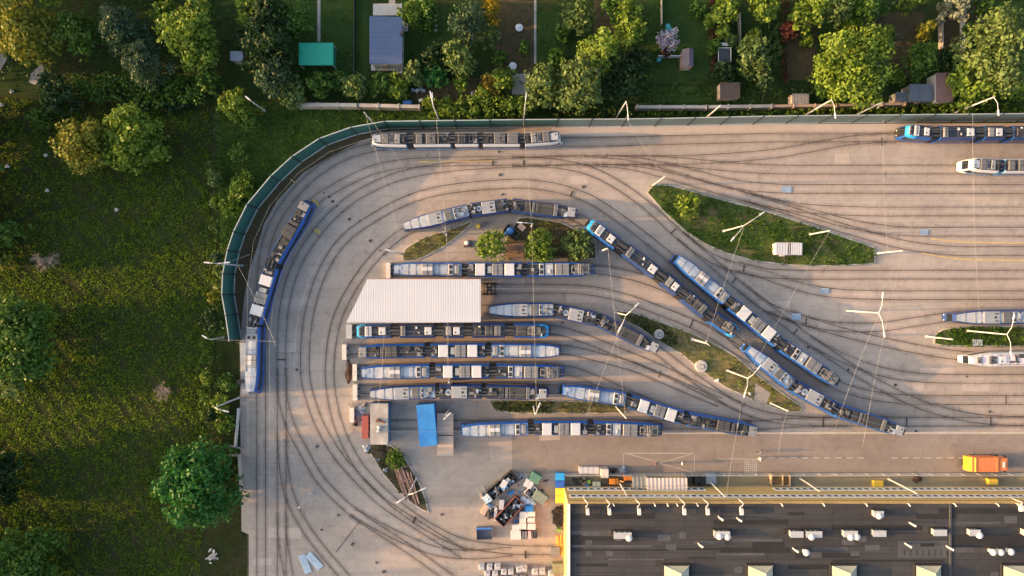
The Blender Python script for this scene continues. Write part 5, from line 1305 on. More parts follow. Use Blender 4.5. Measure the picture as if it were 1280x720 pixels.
m = MB(); c = W(384, 705)
for (x0, y0, x1, y1, w) in ((377, 693, 386, 716, 1.15), (385, 692, 401, 710, 1.15)):
    m = MB(); a, b = W(x0, y0), W(x1, y1); mid = (a+b)/2; L = (b-a).length; rz = math.atan2(b.y-a.y, b.x-a.x)
    m.box((mid.x, mid.y, .05), (L, w, .1), rz); ca, sa = math.cos(rz), math.sin(rz)
    for k in range(4): m.box((mid.x-(w*(.15+.22*k)-w/2)*sa, mid.y+(w*(.15+.22*k)-w/2)*ca, .15), (L*.98, .06, .04), rz)
    for s in (-1, 1): m.box((mid.x+s*L*.35*ca, mid.y+s*L*.35*sa, 0), (.1, w, .05), rz)
    solo(m, 'roof_sheet', simple('sheet_pale_blue', (.45, .53, .60), .5, .1), 'pale blue sheet panel '+('left' if x0 < 380 else 'right')+' of the pair lying near the bottom edge', 'sheet panel', (mid.x, mid.y, 0))

# island cabinets, tanks, pallet corner
for x, lb in ((982.5, 'white roofed utility cabinet left of the pair on the long green island'), (993.5, 'white roofed utility cabinet right of the pair on the long green island')):
    c = W(x-(4 if x < 990 else 0), 311, 1.6); w = 2.5 if x < 990 else 2.3; root = thing('utility_cabinet', lb, 'utility cabinet', (c.x, c.y, .14)); m = MB(); m.box((c.x, c.y, .14), (w-.25, 1.75, 1.5), 0); m.build('body', M_BUF, root)
    m = MB(); m.box((c.x, c.y, 1.64), (w, 2.0, .12), -.03)
    for k in range(6): m.box((c.x-w*.42+w*.167*k, c.y, 1.76), (.09, 1.96, .03), -.03)
    m.build('roof', M_WHITE, root)
    for s in (-.5, .5): m = MB(); m.box((c.x+s, c.y-.9, .3), (.85, .06, 1.2)); m.build('door', M_GALV, root)
crate(978, 318, .9, .6, .4, 0, M_BUF, 'low concrete step at the left utility cabinet', name='concrete_step', cat='step', slats=1)
for (x, y, r, lb) in ((823, 417.5, .82, 'smaller round concrete cover on the dry grass island'), (875.5, 457.5, 1.0, 'larger round concrete cover on the dry grass island')):
    c = W(x, y); m = MB(); m.tube((c.x, c.y, .1), (c.x, c.y, .55), r, r, 26, 0); m.tube((c.x, c.y, .55), (c.x, c.y, .62), r*.96, r*.9, 26, 0); m.tube((c.x+.15, c.y-.05, .62), (c.x+.15, c.y-.05, .68), r*.45, r*.42, 20, 1); m.tube((c.x+.15, c.y-.05, .68), (c.x+.15, c.y-.05, .71), r*.33, r*.3, 20, 0)
    solo(m, 'manhole_cover', [simple('cover_concrete', (.42, .39, .36), .9), M_MID], lb, 'manhole cover', (c.x, c.y, .1))
for x, y, lb in ((896.5, 475.5, 'white stone lump beside the larger round cover'), (937, 492, 'white stone lump at the two armed lamp post by the path')):
    heap(x, y, .45, .4, .45, lb, M_WHITE, x, 'stone', 'stone')
m = MB(); c = W(1220.5, 428)
for k in range(5): m.box((c.x-.7+k*.33, c.y, .3), (.24, 1.0, .05), 0)
for s in (-.4, .4): m.box((c.x, c.y+s, .14), (1.7, .09, .16), 0)
solo(m, 'pallet', M_PALE, 'pale slatted pallet on the small grass island', 'pallet', (c.x, c.y, .14))
P = skip(638.5, 290, 2.4, 1.6, .9, R(-40), M_MID, 'open grey skip with blue tarpaulin beside the lush trees', 14, 7)
m = MB(); p = P(-.2, .1, .85); m.ball((p.x, p.y, .85), .62, 12, 6, 0, (1, .9, .4)); m.ball((p.x-.6, p.y-.45, .8), .45, 10, 6, 0, (1, .9, .4)); solo(m, 'blue_tarpaulin', simple('tarp_blue', (.05, .17, .50), .5), 'crumpled blue tarpaulin in the skip beside the lush trees', 'tarpaulin', (p.x, p.y, .8))
crate(652, 284, 1.2, .9, .5, R(-40), M_TIMB, 'wooden box at the end of the open grey skip', slats=4)
c = W(584, 304, .6); root = thing('cement_mixer', 'white and rust coloured mixer on the sunny paving of the island', 'mixer', (c.x, c.y, 0)); m = MB(); m.tube((c.x-.2, c.y, .55), (c.x+.25, c.y+.1, .95), .45, .3, 14); m.build('drum', M_WHITE, root); m = MB()
for s in (-1, 1): m.box((c.x+s*.45, c.y, 0), (.12, 1.0, .6)); 
m.box((c.x, c.y-.3, .25), (1.1, .25, .25)); m.build('frame', simple('rust', (.20, .07, .04)), root)
for s in (-.5, .5): w = MB(); w.tube((c.x+s, c.y-.5, .2), (c.x+s*1.15, c.y-.5, .2), .2, .2, 12); w.build('wheel', M_TYRE, root)
c = W(598, 283, .5); m = MB(); m.tube((c.x, c.y, 0), (c.x, c.y, .75), .32, .32, 14, 0); m.tube((c.x, c.y, .75), (c.x, c.y, .8), .34, .34, 14, 0); m.tube((c.x+.75, c.y+.35, 0), (c.x+.75, c.y+.35, .7), .32, .32, 14, 1); m.tube((c.x+.75, c.y+.35, .7), (c.x+.75, c.y+.35, .74), .34, .34, 14, 1)
b1 = MB(); b1.tube((c.x, c.y, 0), (c.x, c.y, .75), .32, .32, 14, 0); b1.tube((c.x, c.y, .75), (c.x, c.y, .8), .34, .34, 14, 0); b1.tube((c.x, c.y, .38), (c.x, c.y, .42), .34, .34, 14, 0); solo(b1, 'barrel', simple('barrel_yellow', (.6, .38, .04), .5), 'yellow steel barrel on the paved strip below the silver roofed tram', 'barrel', (c.x, c.y, 0))
b1 = MB(); c2 = c+Vector((.75, .4, 0)); b1.tube((c2.x, c2.y, 0), (c2.x, c2.y, .7), .32, .32, 14, 0); b1.tube((c2.x, c2.y, .7), (c2.x, c2.y, .74), .34, .34, 14, 0); solo(b1, 'barrel', M_MID, 'grey steel barrel beside the yellow one', 'barrel', (c2.x, c2.y, 0))

# ------------------------------------------------------------------ strip between road fence and hall
c = W(640, 591.6); fe = thing('mesh_fence', 'thin pale fence along the road in front of the depot hall', 'fence', (c.x, c.y, 0))
a, b = W(706, 591.6), W(1330, 591.6); m = MB(); m.tube((a.x, a.y, 1.5), (b.x, b.y, 1.5), .05, .05, 6); m.tube((a.x, a.y, .75), (b.x, b.y, .75), .03, .03, 6); m.tube((a.x, a.y, .15), (b.x, b.y, .15), .03, .03, 6); m.build('rail', M_PALE, fe)
x = a.x
while x < b.x: m = MB(); m.box((x, a.y, 0), (.07, .07, 1.55)); m.build('post', M_PALE, fe); x += 2.6
def awning(x0, x1, y0, y1, z, mat, label):
    q0, q1 = W(x0, y0, z), W(x1, y1, z); c = (q0+q1)/2; root = thing('awning', label, 'awning', (c.x, c.y, 0)); m = MB(); n = int((q1.x-q0.x)/.3)
    for k in range(n):
        xa = q0.x+(q1.x-q0.x)*k/n; xb = q0.x+(q1.x-q0.x)*(k+1)/n; za = z+(.05 if k % 2 else 0); zb = z+(0 if k % 2 else .05)
        m.quad((xa, q1.y, za+.15), (xb, q1.y, zb+.15), (xb, q0.y, zb-.1), (xa, q0.y, za-.1))
    m.build('roof_sheet', mat, root)
    for xx in (q0.x+.15, q1.x-.15):
        for yy in (q0.y-.15, q1.y+.15): p = MB(); p.box((xx, yy, 0), (.1, .1, z-.05)); p.build('post', M_GALV, root)
awning(790, 808, 596, 610, 2.6, simple('awning_grey', (.27, .27, .24), .7), 'dull grey corrugated awning left of the pale one at the facade')
awning(808, 859, 597.5, 614, 2.8, simple('awning_pale', (.55, .48, .46), .6, 0, .1), 'pale corrugated awning against the ochre facade')
container(736.5, 588, 3.3, 1.05, 1.0, 0, M_WHITE, 'storage_box', 'long white lidded chest beside the road fence', 'box', ribs=4, doors=False)
container(756, 592, 1.4, 1.2, 1.8, R(90), M_BUF, 'storage_box', 'upright pale cabinet right of the long white chest', 'box', ribs=3, doors=False)
crate(757, 600.5, 1.1, 1.0, 1.0, 0, M_BLACK, 'black open crate under the upright pale cabinet', slats=3, mat2=M_DKG)
crate(746, 606, 1.3, .9, .9, 0, simple('box_grey_green', (.25, .30, .29), .7), 'grey green box left of the orange digger', name='storage_box', cat='box', slats=2)
heap(779, 588, .65, .7, .9, 'pale blue crumpled tarpaulin on the road fence', M_LIGHT, 4, 'tarpaulin', 'tarpaulin_bundle')
heap(767, 588, .5, .5, .7, 'dark rubbish heap on the road fence beside the tarpaulin', M_DKG, 6)
for i in range(10):
    p = W(716+rr.uniform(0, 16), 596+rr.uniform(0, 9)); m = MB(); m.tube((p.x, p.y, 0), (p.x, p.y, rr.uniform(.5, .8)), .25, .25, 12); m.tube((p.x, p.y, .5), (p.x, p.y, .54), .27, .27, 12); solo(m, 'barrel', [M_DKG, M_BLACK, M_MID][i % 3], 'dark barrel among the clutter by the hall corner', 'barrel', (p.x, p.y, 0), 'dark barrels by the hall corner')
crate(734, 608, .6, .55, .6, 0, M_CBLUE, 'small blue crate by the hall corner clutter', slats=2); crate(736, 603, .6, .55, .6, .3, simple('box_leaf_green', (.16, .30, .07)), 'small leaf green crate above the small blue one', slats=2)
M_ORG = simple('digger_orange', (.58, .20, .03), .45)
c = W(768, 602.5, 1.5); root = thing('mini_digger', 'small orange digger parked in front of the ochre facade', 'digger', (c.x, c.y, 0))
m = MB(); m.box((c.x, c.y, .45), (1.55, 1.0, .75), 0, 0, .92); m.box((c.x-.25, c.y, 1.2), (.8, .9, .12), 0, 0); m.build('body', M_ORG, root)
for s in (-.55, .55): m = MB(); m.box((c.x, c.y+s, .05), (1.7, .28, .38), 0, 0, .9); m.build('track', M_BLACK, root)
m = MB(); m.path([(c.x+.75, c.y, .9), (c.x+1.5, c.y+.05, 1.5), (c.x+2.2, c.y+.1, .7)], .1, .08, 6); m.box((c.x+2.2, c.y+.1, .4), (.4, .5, .35), 0, 1, .8); m.build('arm', [M_ORG, M_BLACK], root)
crate(785, 598, 1.3, .7, 1.1, 0, M_ORG, 'orange topped box right of the digger', name='storage_box', cat='box', slats=3)
crate(783, 605, 1.2, 1.0, .6, .2, M_DKG, 'dark lattice frame below the orange topped box', name='steel_frame', cat='frame', slats=5, mat2=M_MID)
c = W(870.5, 600, .6); root = thing('cable_drum', 'black cable drum right of the pale awning', 'cable drum', (c.x, c.y, 0)); m = MB(); m.tube((c.x-.35, c.y, .85), (c.x+.35, c.y, .85), .55, .55, 18); m.build('core', M_DKG, root)
for s in (-.4, .4): m = MB(); m.tube((c.x+s-.05, c.y, .85), (c.x+s+.05, c.y, .85), .84, .84, 22); m.build('flange', M_BLACK, root)
crate(862, 600, 1.0, 1.6, .9, 0, M_BLACK, 'black crate between the pale awning and cable drum', slats=3, mat2=M_DKG); crate(879, 600, .9, 1.6, .8, 0, M_DKG, 'dark crate right of the black cable drum', slats=3)
crate(889, 598.5, 1.7, 1.7, 1.0, 0, simple('box_steel_blue', (.22, .27, .34), .5), 'steel blue box at the foot of a leaning lamp post', name='storage_box', cat='box', slats=1)
c = W(976, 600, .8); root = thing('timber_crate', 'large brown timber crate with two open bays at the facade', 'crate', (c.x, c.y, 0)); m = MB(); m.box((c.x, c.y, 0), (3.1, 1.9, .12), 0)
for x in (-1.5, .35, 1.5): m.box((c.x+x, c.y, .12), (.1, 1.9, .8))
for y in (-.92, .92): m.box((c.x, c.y+y, .12), (3.1, .08, .8))
m.build('frame', simple('crate_timber', (.40, .30, .18), .85), root); m = MB(); m.box((c.x-.55, c.y, .12), (1.6, 1.6, .35)); m.box((c.x+.95, c.y, .12), (.9, 1.6, .3)); m.build('load', simple('brown_load', (.22, .13, .06), .9), root)
for x, lb in ((1098.5, 'yellow grit bin left of the dark brown heap at the facade'), (1242, 'yellow grit bin below the orange truck')):
    c = W(x, 605 if x < 1200 else 602.5, .8); root = thing('grit_bin', lb, 'grit bin', (c.x, c.y, 0)); m = MB(); m.box((c.x, c.y, 0), (1.5, .9, .7), 0, 0, 1.05); m.build('body', simple('grit_yellow', (.66, .46, .05), .6), root); m = MB(); m.box((c.x, c.y, .7), (1.6, 1.0, .1), 0, 0, .9); m.build('lid', simple('grit_yellow', (.66, .46, .05)), root)

# ------------------------------------------------------------------ orange truck
M_TRK = simple('truck_orange', (.62, .19, .06), .45, 0, .08, 1.5); M_TRKY = simple('truck_yellow', (.75, .46, .03), .45, 0, .05)
c = W(1236, 580.5, 2.2); root = thing('refuse_truck', 'orange tipper truck with yellow tail on the road', 'truck', (c.x, c.y, 0)); X, Y = c.x, c.y
m = MB(); m.box((X-.2, Y, .55), (6.2, 1.0, .25)); m.build('chassis', M_BLACK, root)
m = MB(); m.box((X-.65, Y, .85), (4.3, 2.25, 1.5)); m.box((X-.65, Y, 2.35), (4.35, 2.3, .1))
for k in range(5): m.box((X-2.5+k*.95, Y, 1.0), (.12, 2.36, 1.3))
m.box((X+1.2, Y, 2.45), (.25, 2.2, .08)); m.build('body', M_TRK, root)
m = MB(); m.hexa([(X-3.3, Y-1.12, .9), (X-2.82, Y-1.12, .8), (X-2.82, Y+1.12, .8), (X-3.3, Y+1.12, .9), (X-3.2, Y-1.12, 2.0), (X-2.3, Y-1.12, 2.56), (X-2.3, Y+1.12, 2.56), (X-3.2, Y+1.12, 2.0)]); m.build('tailgate', M_TRKY, root)
m = MB(); m.box((X+2.3, Y, .6), (1.5, 2.1, 1.7), 0, 0, .96); m.box((X+2.2, Y, 2.3), (1.2, 1.9, .1)); m.box((X+2.3, Y, 2.4), (.3, .9, .12), 0, 1); m.build('cab', [M_TRK, M_PALE], root)
m = MB(); m.quad((X+3.055, Y-.95, 1.35), (X+3.055, Y+.95, 1.35), (X+3.03, Y+.92, 2.15), (X+3.03, Y-.92, 2.15)); m.build('windshield', M_GLASS, root)
for s in (-1, 1):
    m = MB(); m.box((X+2.9, Y+s*1.2, 1.5), (.12, .2, .5)); m.build('mirror', M_BLACK, root)
    m = MB(); m.box((X+3.07, Y+s*.75, .75), (.06, .35, .22)); m.build('headlight', M_HEADL, root)
    for x in (-1.6, 2.1): m = MB(); m.tube((X+x, Y+s*.85, .48), (X+x, Y+s*1.13, .48), .48, .48, 20); m.tube((X+x, Y+s*1.13, .48), (X+x, Y+s*1.15, .48), .25, .22, 14, 1); m.build('wheel', [M_TYRE, M_GREY], root)

# ------------------------------------------------------------------ people
def person(px, py, face, top, legs, hair, label, stride=.28, group=None):
    b = W(px, py); me = bpy.data.meshes.new('person')
    J = {'pel': (0, 0, .95), 'ch': (.03, 0, 1.32), 'nk': (.04, 0, 1.5), 'hd': (.06, 0, 1.6), 'ht': (.06, 0, 1.74)}
    Rr = {'pel': .15, 'ch': .17, 'nk': .06, 'hd': .1, 'ht': .085}; E = [('pel', 'ch'), ('ch', 'nk'), ('nk', 'hd'), ('hd', 'ht')]
    for s, q in ((1, stride), (-1, -stride)):
        t = 'l' if s > 0 else 'r'
        for k, p, r, par in ((t+'hip', (0, s*.1, .88), .1, 'pel'), (t+'kn', (q*.6+.05, s*.11, .5), .065, t+'hip'), (t+'an', (q-.05, s*.11, .09), .045, t+'kn'), (t+'to', (q+.13, s*.12, .04), .04, t+'an'),
                             (t+'sh', (.02, s*.2, 1.42), .065, 'ch'), (t+'el', (-q*.4, s*.27, 1.13), .045, t+'sh'), (t+'wr', (-q*.3+.14, s*.27, .9), .034, t+'el'), (t+'ha', (-q*.3+.2, s*.26, .82), .038, t+'wr')):
            J[k] = p; Rr[k] = r; E.append((par, k))
    ks = list(J); me.from_pydata([J[k] for k in ks], [(ks.index(a), ks.index(c)) for a, c in E], [])
    o = bpy.data.objects.new('person', me); COL.objects.link(o)
    sm = o.modifiers.new('s', 'SKIN'); sd = o.modifiers.new('u', 'SUBSURF'); sd.levels = 1; sd.render_levels = 1
    for i, k in enumerate(ks):
        v = me.skin_vertices[0].data[i]; v.radius = (Rr[k], Rr[k]); v.use_root = (k == 'pel')
    dg = bpy.context.evaluated_depsgraph_get(); ev = bpy.data.meshes.new_from_object(o.evaluated_get(dg))
    o.modifiers.clear(); o.data = ev
    sk = simple('skin', (.50, .30, .22), .6)
    ev.materials.clear()
    for mm in (top, legs, sk, M_BLACK): ev.materials.append(mm)
    for p in ev.polygons:
        z = p.center.z; out = abs(p.center.y) > .22
        p.material_index = 3 if z < .09 else 2 if (z > 1.49 or (out and z < .95)) else 1 if (z < .93 and not out) else 0
        p.use_smooth = True
    m = MB(); m.ball((.03, 0, 1.69), .125, 12, 8, 0, (1.05, .95, .85)); hr = m.build('hair', hair, None, True, off=Vector((0, 0, 0))); hr.parent = o
    m = MB(); m.ball((.165, 0, 1.63), .025, 8, 5); 
    for s in (-1, 1): m.ball((.145, s*.04, 1.66), .016, 8, 5, 1); m.ball((.06, s*.105, 1.63), .03, 8, 5)
    m.box((.155, 0, 1.575), (.02, .06, .015), 0, 2)
    f = m.build('face', [sk, M_BLACK, M_RED], None, True, off=Vector((0, 0, 0))); f.parent = o
    o.location = b; o.rotation_euler = (0, 0, face)
    tag(o, label, 'person', group); return o
M_HAIR = simple('hair_dark', (.03, .02, .015), .7)
person(947.5, 563.5, R(180), simple('cloth_slate', (.10, .13, .22), .9), simple('cloth_navy', (.03, .04, .08), .9), M_HAIR, 'person in slate blue top walking beside the road hatching, nearer the tracks')
person(947.5, 572, R(178), simple('cloth_white', (.66, .64, .62), .9), simple('cloth_light', (.45, .46, .5), .9), M_HAIR, 'person in white top walking beside the road hatching, nearer the fence', .2)
person(850.5, 577.5, R(0), simple('cloth_white', (.66, .64, .62), .9), simple('cloth_navy', (.03, .04, .08), .9), M_HAIR, 'person with white top standing at the painted road box', .12)
c = W(819, 579); m = MB(); m.tube((c.x, c.y, 0), (c.x, c.y, .95), .12, .1, 12, 0); m.tube((c.x, c.y, .95), (c.x, c.y, 1.05), .14, .06, 12, 0); m.tube((c.x, c.y, .7), (c.x, c.y, .8), .125, .12, 12, 1)
solo(m, 'bollard', [simple('rust', (.20, .07, .04)), M_PALE], 'short rusty bollard at the crossing of the painted lines', 'bollard', (c.x, c.y, 0))
# ------------------------------------------------------------------ garden buildings and things
M_TEAL = simple('canvas_teal', (.01, .30, .19), .6, 0, .05)
q0, q1 = W(373.5, 53.5, 2.4), W(416.5, 81.5, 2.4); c = (q0+q1)/2; root = thing('garden_pavilion', 'bright green flat roofed garden pavilion on the lawn', 'pavilion', (c.x, c.y, 0)); w, d = q1.x-q0.x, q0.y-q1.y
m = MB(); m.box((c.x, c.y, 2.35), (w, d, .08)); m.box((c.x, c.y, 2.43), (w*.98, d*.98, .04), 0, 0, .9); m.build('roof', M_TEAL, root)
m = MB()
for s in (-1, 1): m.box((c.x, c.y+s*(d/2-.03), 2.05), (w-.05, .05, .3)); m.box((c.x+s*(w/2-.03), c.y, 2.05), (.05, d-.1, .3))
m.box((c.x+w/2-.12, c.y, 0), (.05, d-.4, 2.1)); m.build('side_cloth', simple('canvas_dark_teal', (.008, .13, .085), .7), root)
for sx in (-1, 1):
    for sy in (-1, 1): p = MB(); p.box((c.x+sx*(w/2-.15), c.y+sy*(d/2-.15), -.06), (.12, .12, 2.4)); p.build('post', M_PALE, root)
# house with a blue grey roof
M_SLATE = simple('roof_blue_grey', (.075, .105, .19), .5, .1, .08, .8)
q0, q1 = W(462, 20.5, 3.4), W(502.5, 79.5, 3.4); c = (q0+q1)/2; root = thing('garden_house', 'garden house with blue grey roof and pale terraces', 'house', (c.x, c.y, 0)); w, d = q1.x-q0.x, q0.y-q1.y
m = MB(); m.box((c.x, c.y, -.06), (w-.5, d-.5, 3.2)); m.build('wall', simple('house_render', (.5, .47, .42), .9), root)
rf2 = MB(); rf2.hexa([(c.x-w/2, c.y-d/2, 3.05), (c.x+w/2, c.y-d/2, 3.05), (c.x+w/2, c.y+d/2, 3.05), (c.x-w/2, c.y+d/2, 3.05), (c.x-w/2, c.y-d/2, 3.5), (c.x+w/2, c.y-d/2, 3.2), (c.x+w/2, c.y+d/2, 3.2), (c.x-w/2, c.y+d/2, 3.5)])
for k in range(1, 9): rf2.hexa([(c.x-w/2, c.y-d/2+d*k/9-.03, 3.47), (c.x+w/2, c.y-d/2+d*k/9-.03, 3.17), (c.x+w/2, c.y-d/2+d*k/9+.03, 3.17), (c.x-w/2, c.y-d/2+d*k/9+.03, 3.47), (c.x-w/2, c.y-d/2+d*k/9-.03, 3.515), (c.x+w/2, c.y-d/2+d*k/9-.03, 3.215), (c.x+w/2, c.y-d/2+d*k/9+.03, 3.215), (c.x-w/2, c.y-d/2+d*k/9+.03, 3.515)])
rb = rf2.build('roof', M_SLATE, root); m = MB(); p = W(503, 43, 3.2); m.box((p.x, p.y, 3.0), (.5, .5, .9)); m.build('chimney', M_DKG, rb)
m = MB(); a, b = W(466.5, 5, .1), W(502.5, 19.5, .1); m.box(((a.x+b.x)/2, (a.y+b.y)/2, -.06), (b.x-a.x, a.y-b.y, .3)); m.build('terrace', simple('terrace_stone', (.40, .38, .36), .9), root); m = MB(); a, b = W(464, 79, .1), W(501, 88.5, .1); m.box(((a.x+b.x)/2, (a.y+b.y)/2, -.06), (b.x-a.x, a.y-b.y, .3)); m.build('terrace', simple('terrace_stone', (.40, .38, .36), .9), root); m = MB(); a, b = W(503, 26, .1), W(510, 39, .1); m.box(((a.x+b.x)/2, (a.y+b.y)/2, -.06), (b.x-a.x, a.y-b.y, .2)); m.build('terrace', simple('terrace_stone', (.40, .38, .36), .9), root)
for y in (-.25, .25): m = MB(); m.box((c.x+w/2-.27, c.y+d*y, 1.0), (.08, 1.2, 1.2)); g2 = m.build('window', M_FRAME, root); p = MB(); p.box((c.x+w/2-.22, c.y+d*y, 1.1), (.02, 1.0, 1.0)); p.build('pane', M_GLASS, g2)
m = MB(); m.box((c.x-.5, c.y-d/2+.22, 0), (.95, .1, 2.1)); m.build('door', M_TIMB, root)
P = skip(499.5, 89, .95, .75, .5, 0, M_PALE, 'small white square planter frame at the corner of the house', 0, 1)
def shed(x0, y0, x1, y1, h, rm, wm, label, pitch=.0, name='garden_shed', win=True):
    q0, q1 = W(x0, y0, h), W(x1, y1, h); c = (q0+q1)/2; root = thing(name, label, 'shed', (c.x, c.y, 0)); w, d = q1.x-q0.x, q0.y-q1.y
    m = MB(); m.box((c.x, c.y, -.06), (w-.2, d-.2, h)); m.build('wall', wm, root); m = MB()
    if pitch:
        for s in (-1, 1):
            a = [(c.x+s*w/2, c.y-d/2, h-.1), (c.x, c.y-d/2, h+pitch), (c.x, c.y+d/2, h+pitch), (c.x+s*w/2, c.y+d/2, h-.1)]; a = a[::-1] if s > 0 else a
            m.hexa([(p[0], p[1], p[2]-.08) for p in a]+[(p[0], p[1], p[2]) for p in a])
        for s in (-1, 1): m.poly([(c.x-w/2+.1, c.y+s*(d/2-.11), h-.15), (c.x+w/2-.1, c.y+s*(d/2-.11), h-.15), (c.x, c.y+s*(d/2-.11), h+pitch-.1)][::-s], 0)
    else:
        m.box((c.x, c.y, h-.04), (w, d, .08)); n = max(3, int(w/.5))
        for k in range(n): m.box((c.x-w/2+w*(k+.5)/n, c.y, h+.04), (.06, d, .03))
    m.build('roof', rm, root)
    m = MB(); m.box((c.x, c.y-d/2+.08, 0), (.8, .06, 1.85)); dd = m.build('door', M_TIMB, root)
    m = MB(); m.box((c.x+.3, c.y-d/2+.04, .9), (.08, .04, .1)); m.build('handle', M_GALV, dd)
    return root
shed(853, 61.5, 867, 83, 2.3, simple('roof_plum', (.14, .11, .13), .7), simple('shed_timber', (.42, .27, .2), .85), 'small shed with plum brown ridged roof beside the flowering bush', .7)
shed(1137, 105, 1165, 127, 2.6, simple('sheet_slate', (.13, .14, .17), .5, .2), M_GREY, 'grey metal roofed shed behind the wall at upper right')
shed(1119.5, 115, 1137, 127, 2.1, simple('sheet_slate2', (.11, .115, .13), .5, .2), M_GREY, 'lower dark grey metal shed left of the grey metal roofed one')
shed(1170, 91, 1191, 127.5, 2.6, simple('roof_brown_tile', (.20, .12, .11), .8, 0, .2, 1.5), simple('white_render', (.7, .66, .62), .9), 'brown tiled shed with white side wall right of the metal sheds')
shed(288, 64, 304, 76, 2.0, simple('sheet_pale', (.33, .36, .42), .5, .2), M_GREY, 'tiny shed with pale metal roof among the dark garden trees')
shed(990, 117, 1011, 130, 1.8, simple('felt_grey', (.22, .20, .19), .9), M_TIMB, 'low shed with grey felt roof below the vegetable patch')
shed(900, 103, 925, 123, 1.9, simple('felt_brown', (.09, .065, .05), .9), M_TIMB, 'brown hut with dark felt roof below the greenhouse')
# greenhouse frame
q0, q1 = W(898, 60, 1.8), W(913.5, 77.5, 1.8); c = (q0+q1)/2; root = thing('greenhouse', 'small dark glass greenhouse right of the red leaved hedge', 'greenhouse', (c.x, c.y, 0)); w, d = q1.x-q0.x, q0.y-q1.y
m = MB(); m.box((c.x, c.y, -.06), (w-.1, d-.1, 1.8)); m.build('pane', simple('dark_glazing', (.03, .035, .04), .2), root); m = MB()
for sx in (-1, 1):
    for sy in (-1, 1): m.box((c.x+sx*w/2, c.y+sy*d/2, -.06), (.08, .08, 1.95))
for s in (-1, 1): m.box((c.x, c.y+s*d/2, 1.8), (w+.1, .08, .08)); m.box((c.x+s*w/2, c.y, 1.8), (.08, d, .08))
m.box((c.x, c.y+d/2+.7, 1.5), (w+.3, .5, .06)); m.build('frame', M_PALE, root)
for x, y, lb in ((649, 34, 'round white garden table on the dug bed right of the yellow tree'), (641, 82, 'round white garden parasol near the orange shrub')):
    c = W(x, y, .9); root = thing('garden_table', lb, 'garden table', (c.x, c.y, 0)); m = MB(); m.tube((c.x, c.y, .72), (c.x, c.y, .78), .62, .62, 24); m.tube((c.x+.1, c.y+.1, .78), (c.x+.1, c.y+.1, 1.0), .18, .14, 12); m.build('table_top', simple('table_white', (.55, .57, .62), .4), root); m = MB(); m.tube((c.x, c.y, -.06), (c.x, c.y, .72), .06, .06, 8); m.tube((c.x, c.y, -.06), (c.x, c.y, 0), .35, .3, 14); m.build('base', M_GREY, root)
crate(509, 128, 1.4, .6, .4, .05, simple('tarp_blue', (.05, .17, .50)), 'blue tarpaulin strip beside the garden wall', name='blue_tarpaulin', cat='tarpaulin', slats=1)
crate(594.5, 118, 1.4, 1.0, .7, 0, M_PALE, 'white open cold frame below the garden hedge', name='cold_frame', cat='cold frame', slats=1, mat2=M_DKG)
for i, (x, y) in enumerate(((516, 112), (521, 113), (525.5, 110), (537, 105), (529, 113), (526, 125), (537, 125))):
    crate(x, y, .5+.1*(i % 3), .45, .5, i*.7, M_WHITE if i % 2 else M_LIGHT, 'white garden clutter item behind the wall by the low shrubs', name='garden_crate', cat='crate', group='white garden clutter', slats=2)
c = W(836, 37, 1.2); m = MB(); m.box((c.x, c.y, 0.0), (.5, 1.3, 1.6), .5, 0, .8); m.box((c.x, c.y, 1.6), (.7, 1.6, .08), .5, 0); solo(m, 'beach_parasol', simple('parasol_teal', (.04, .25, .27), .6), 'folded teal garden canopy beside the pink and white bush', 'canopy', (c.x, c.y, 0))
c = W(823.5+0, 75, .5); m = MB(); m.tube((c.x, c.y, -.06), (c.x, c.y, .75), .3, .3, 14, 0); m.tube((c.x, c.y, .75), (c.x, c.y, .8), .33, .33, 14, 0); m.tube((c.x, c.y, .3), (c.x, c.y, .34), .33, .33, 14, 0); solo(m, 'water_barrel', simple('parasol_teal', (.04, .25, .27)), 'teal water barrel at the short rail fence', 'barrel', (c.x+1.1, c.y, 0))
for x, y, lb in ((14.5, 114, 'pale boulder nearest the gravel track'), (2, 131, 'pale boulder at the left edge of the meadow'), (57, 194, 'pale boulder under the big yellow green pair of trees'), (9, 208, 'pale boulder in the tall weeds at the left edge'), (59, 238, 'pale boulder on the bare strip of the meadow'), (145.5, 262, 'small pale boulder alone in the middle of the meadow')):
    heap(x, y, .32, .3, .3, lb, M_BUF, x, 'boulder', 'boulder')
m = MB(); c = W(266, 694); rb = random.Random(4)
for i in range(26): m.box((c.x+rb.gauss(0, .45), c.y+rb.gauss(0, .6), -.03+.12*(i//14)), (.4, .2, .14), rb.uniform(0, 3))
solo(m, 'brick_pile', M_BUF, 'pile of pale broken bricks at the lower fence line', 'brick pile', (c.x, c.y, 0))
# gate by the lower left hedge
c = W(297, 557); root = thing('timber_gate', 'grey timber gate at the lower left yard entrance', 'gate', (c.x, c.y, 0)); m = MB(); a, b = W(289, 556), W(304, 559)
d = (b-a)
for k in range(4): m.tube(a+Vector((0, 0, .25+.28*k)), b+Vector((0, 0, .25+.28*k)), .05, .05, 6)
m.build('panel', M_GREY, root)
for p in (a, b): m = MB(); m.box(p, (.15, .15, 1.3)); m.build('post', M_GREY, root)
run_wall([(288, 568), (300, 568), (301, 572), (303, 612)], 1.1, .12, 'rail_fence', 'grey rail fence right of the rounded deep green tree', 'fence', M_WALLC, 2)
run_wall([(300, 510), (296, 556)], 1.0, .1, 'rail_fence', 'thin pale rail fence above the timber gate', 'fence', M_PALE, 2)

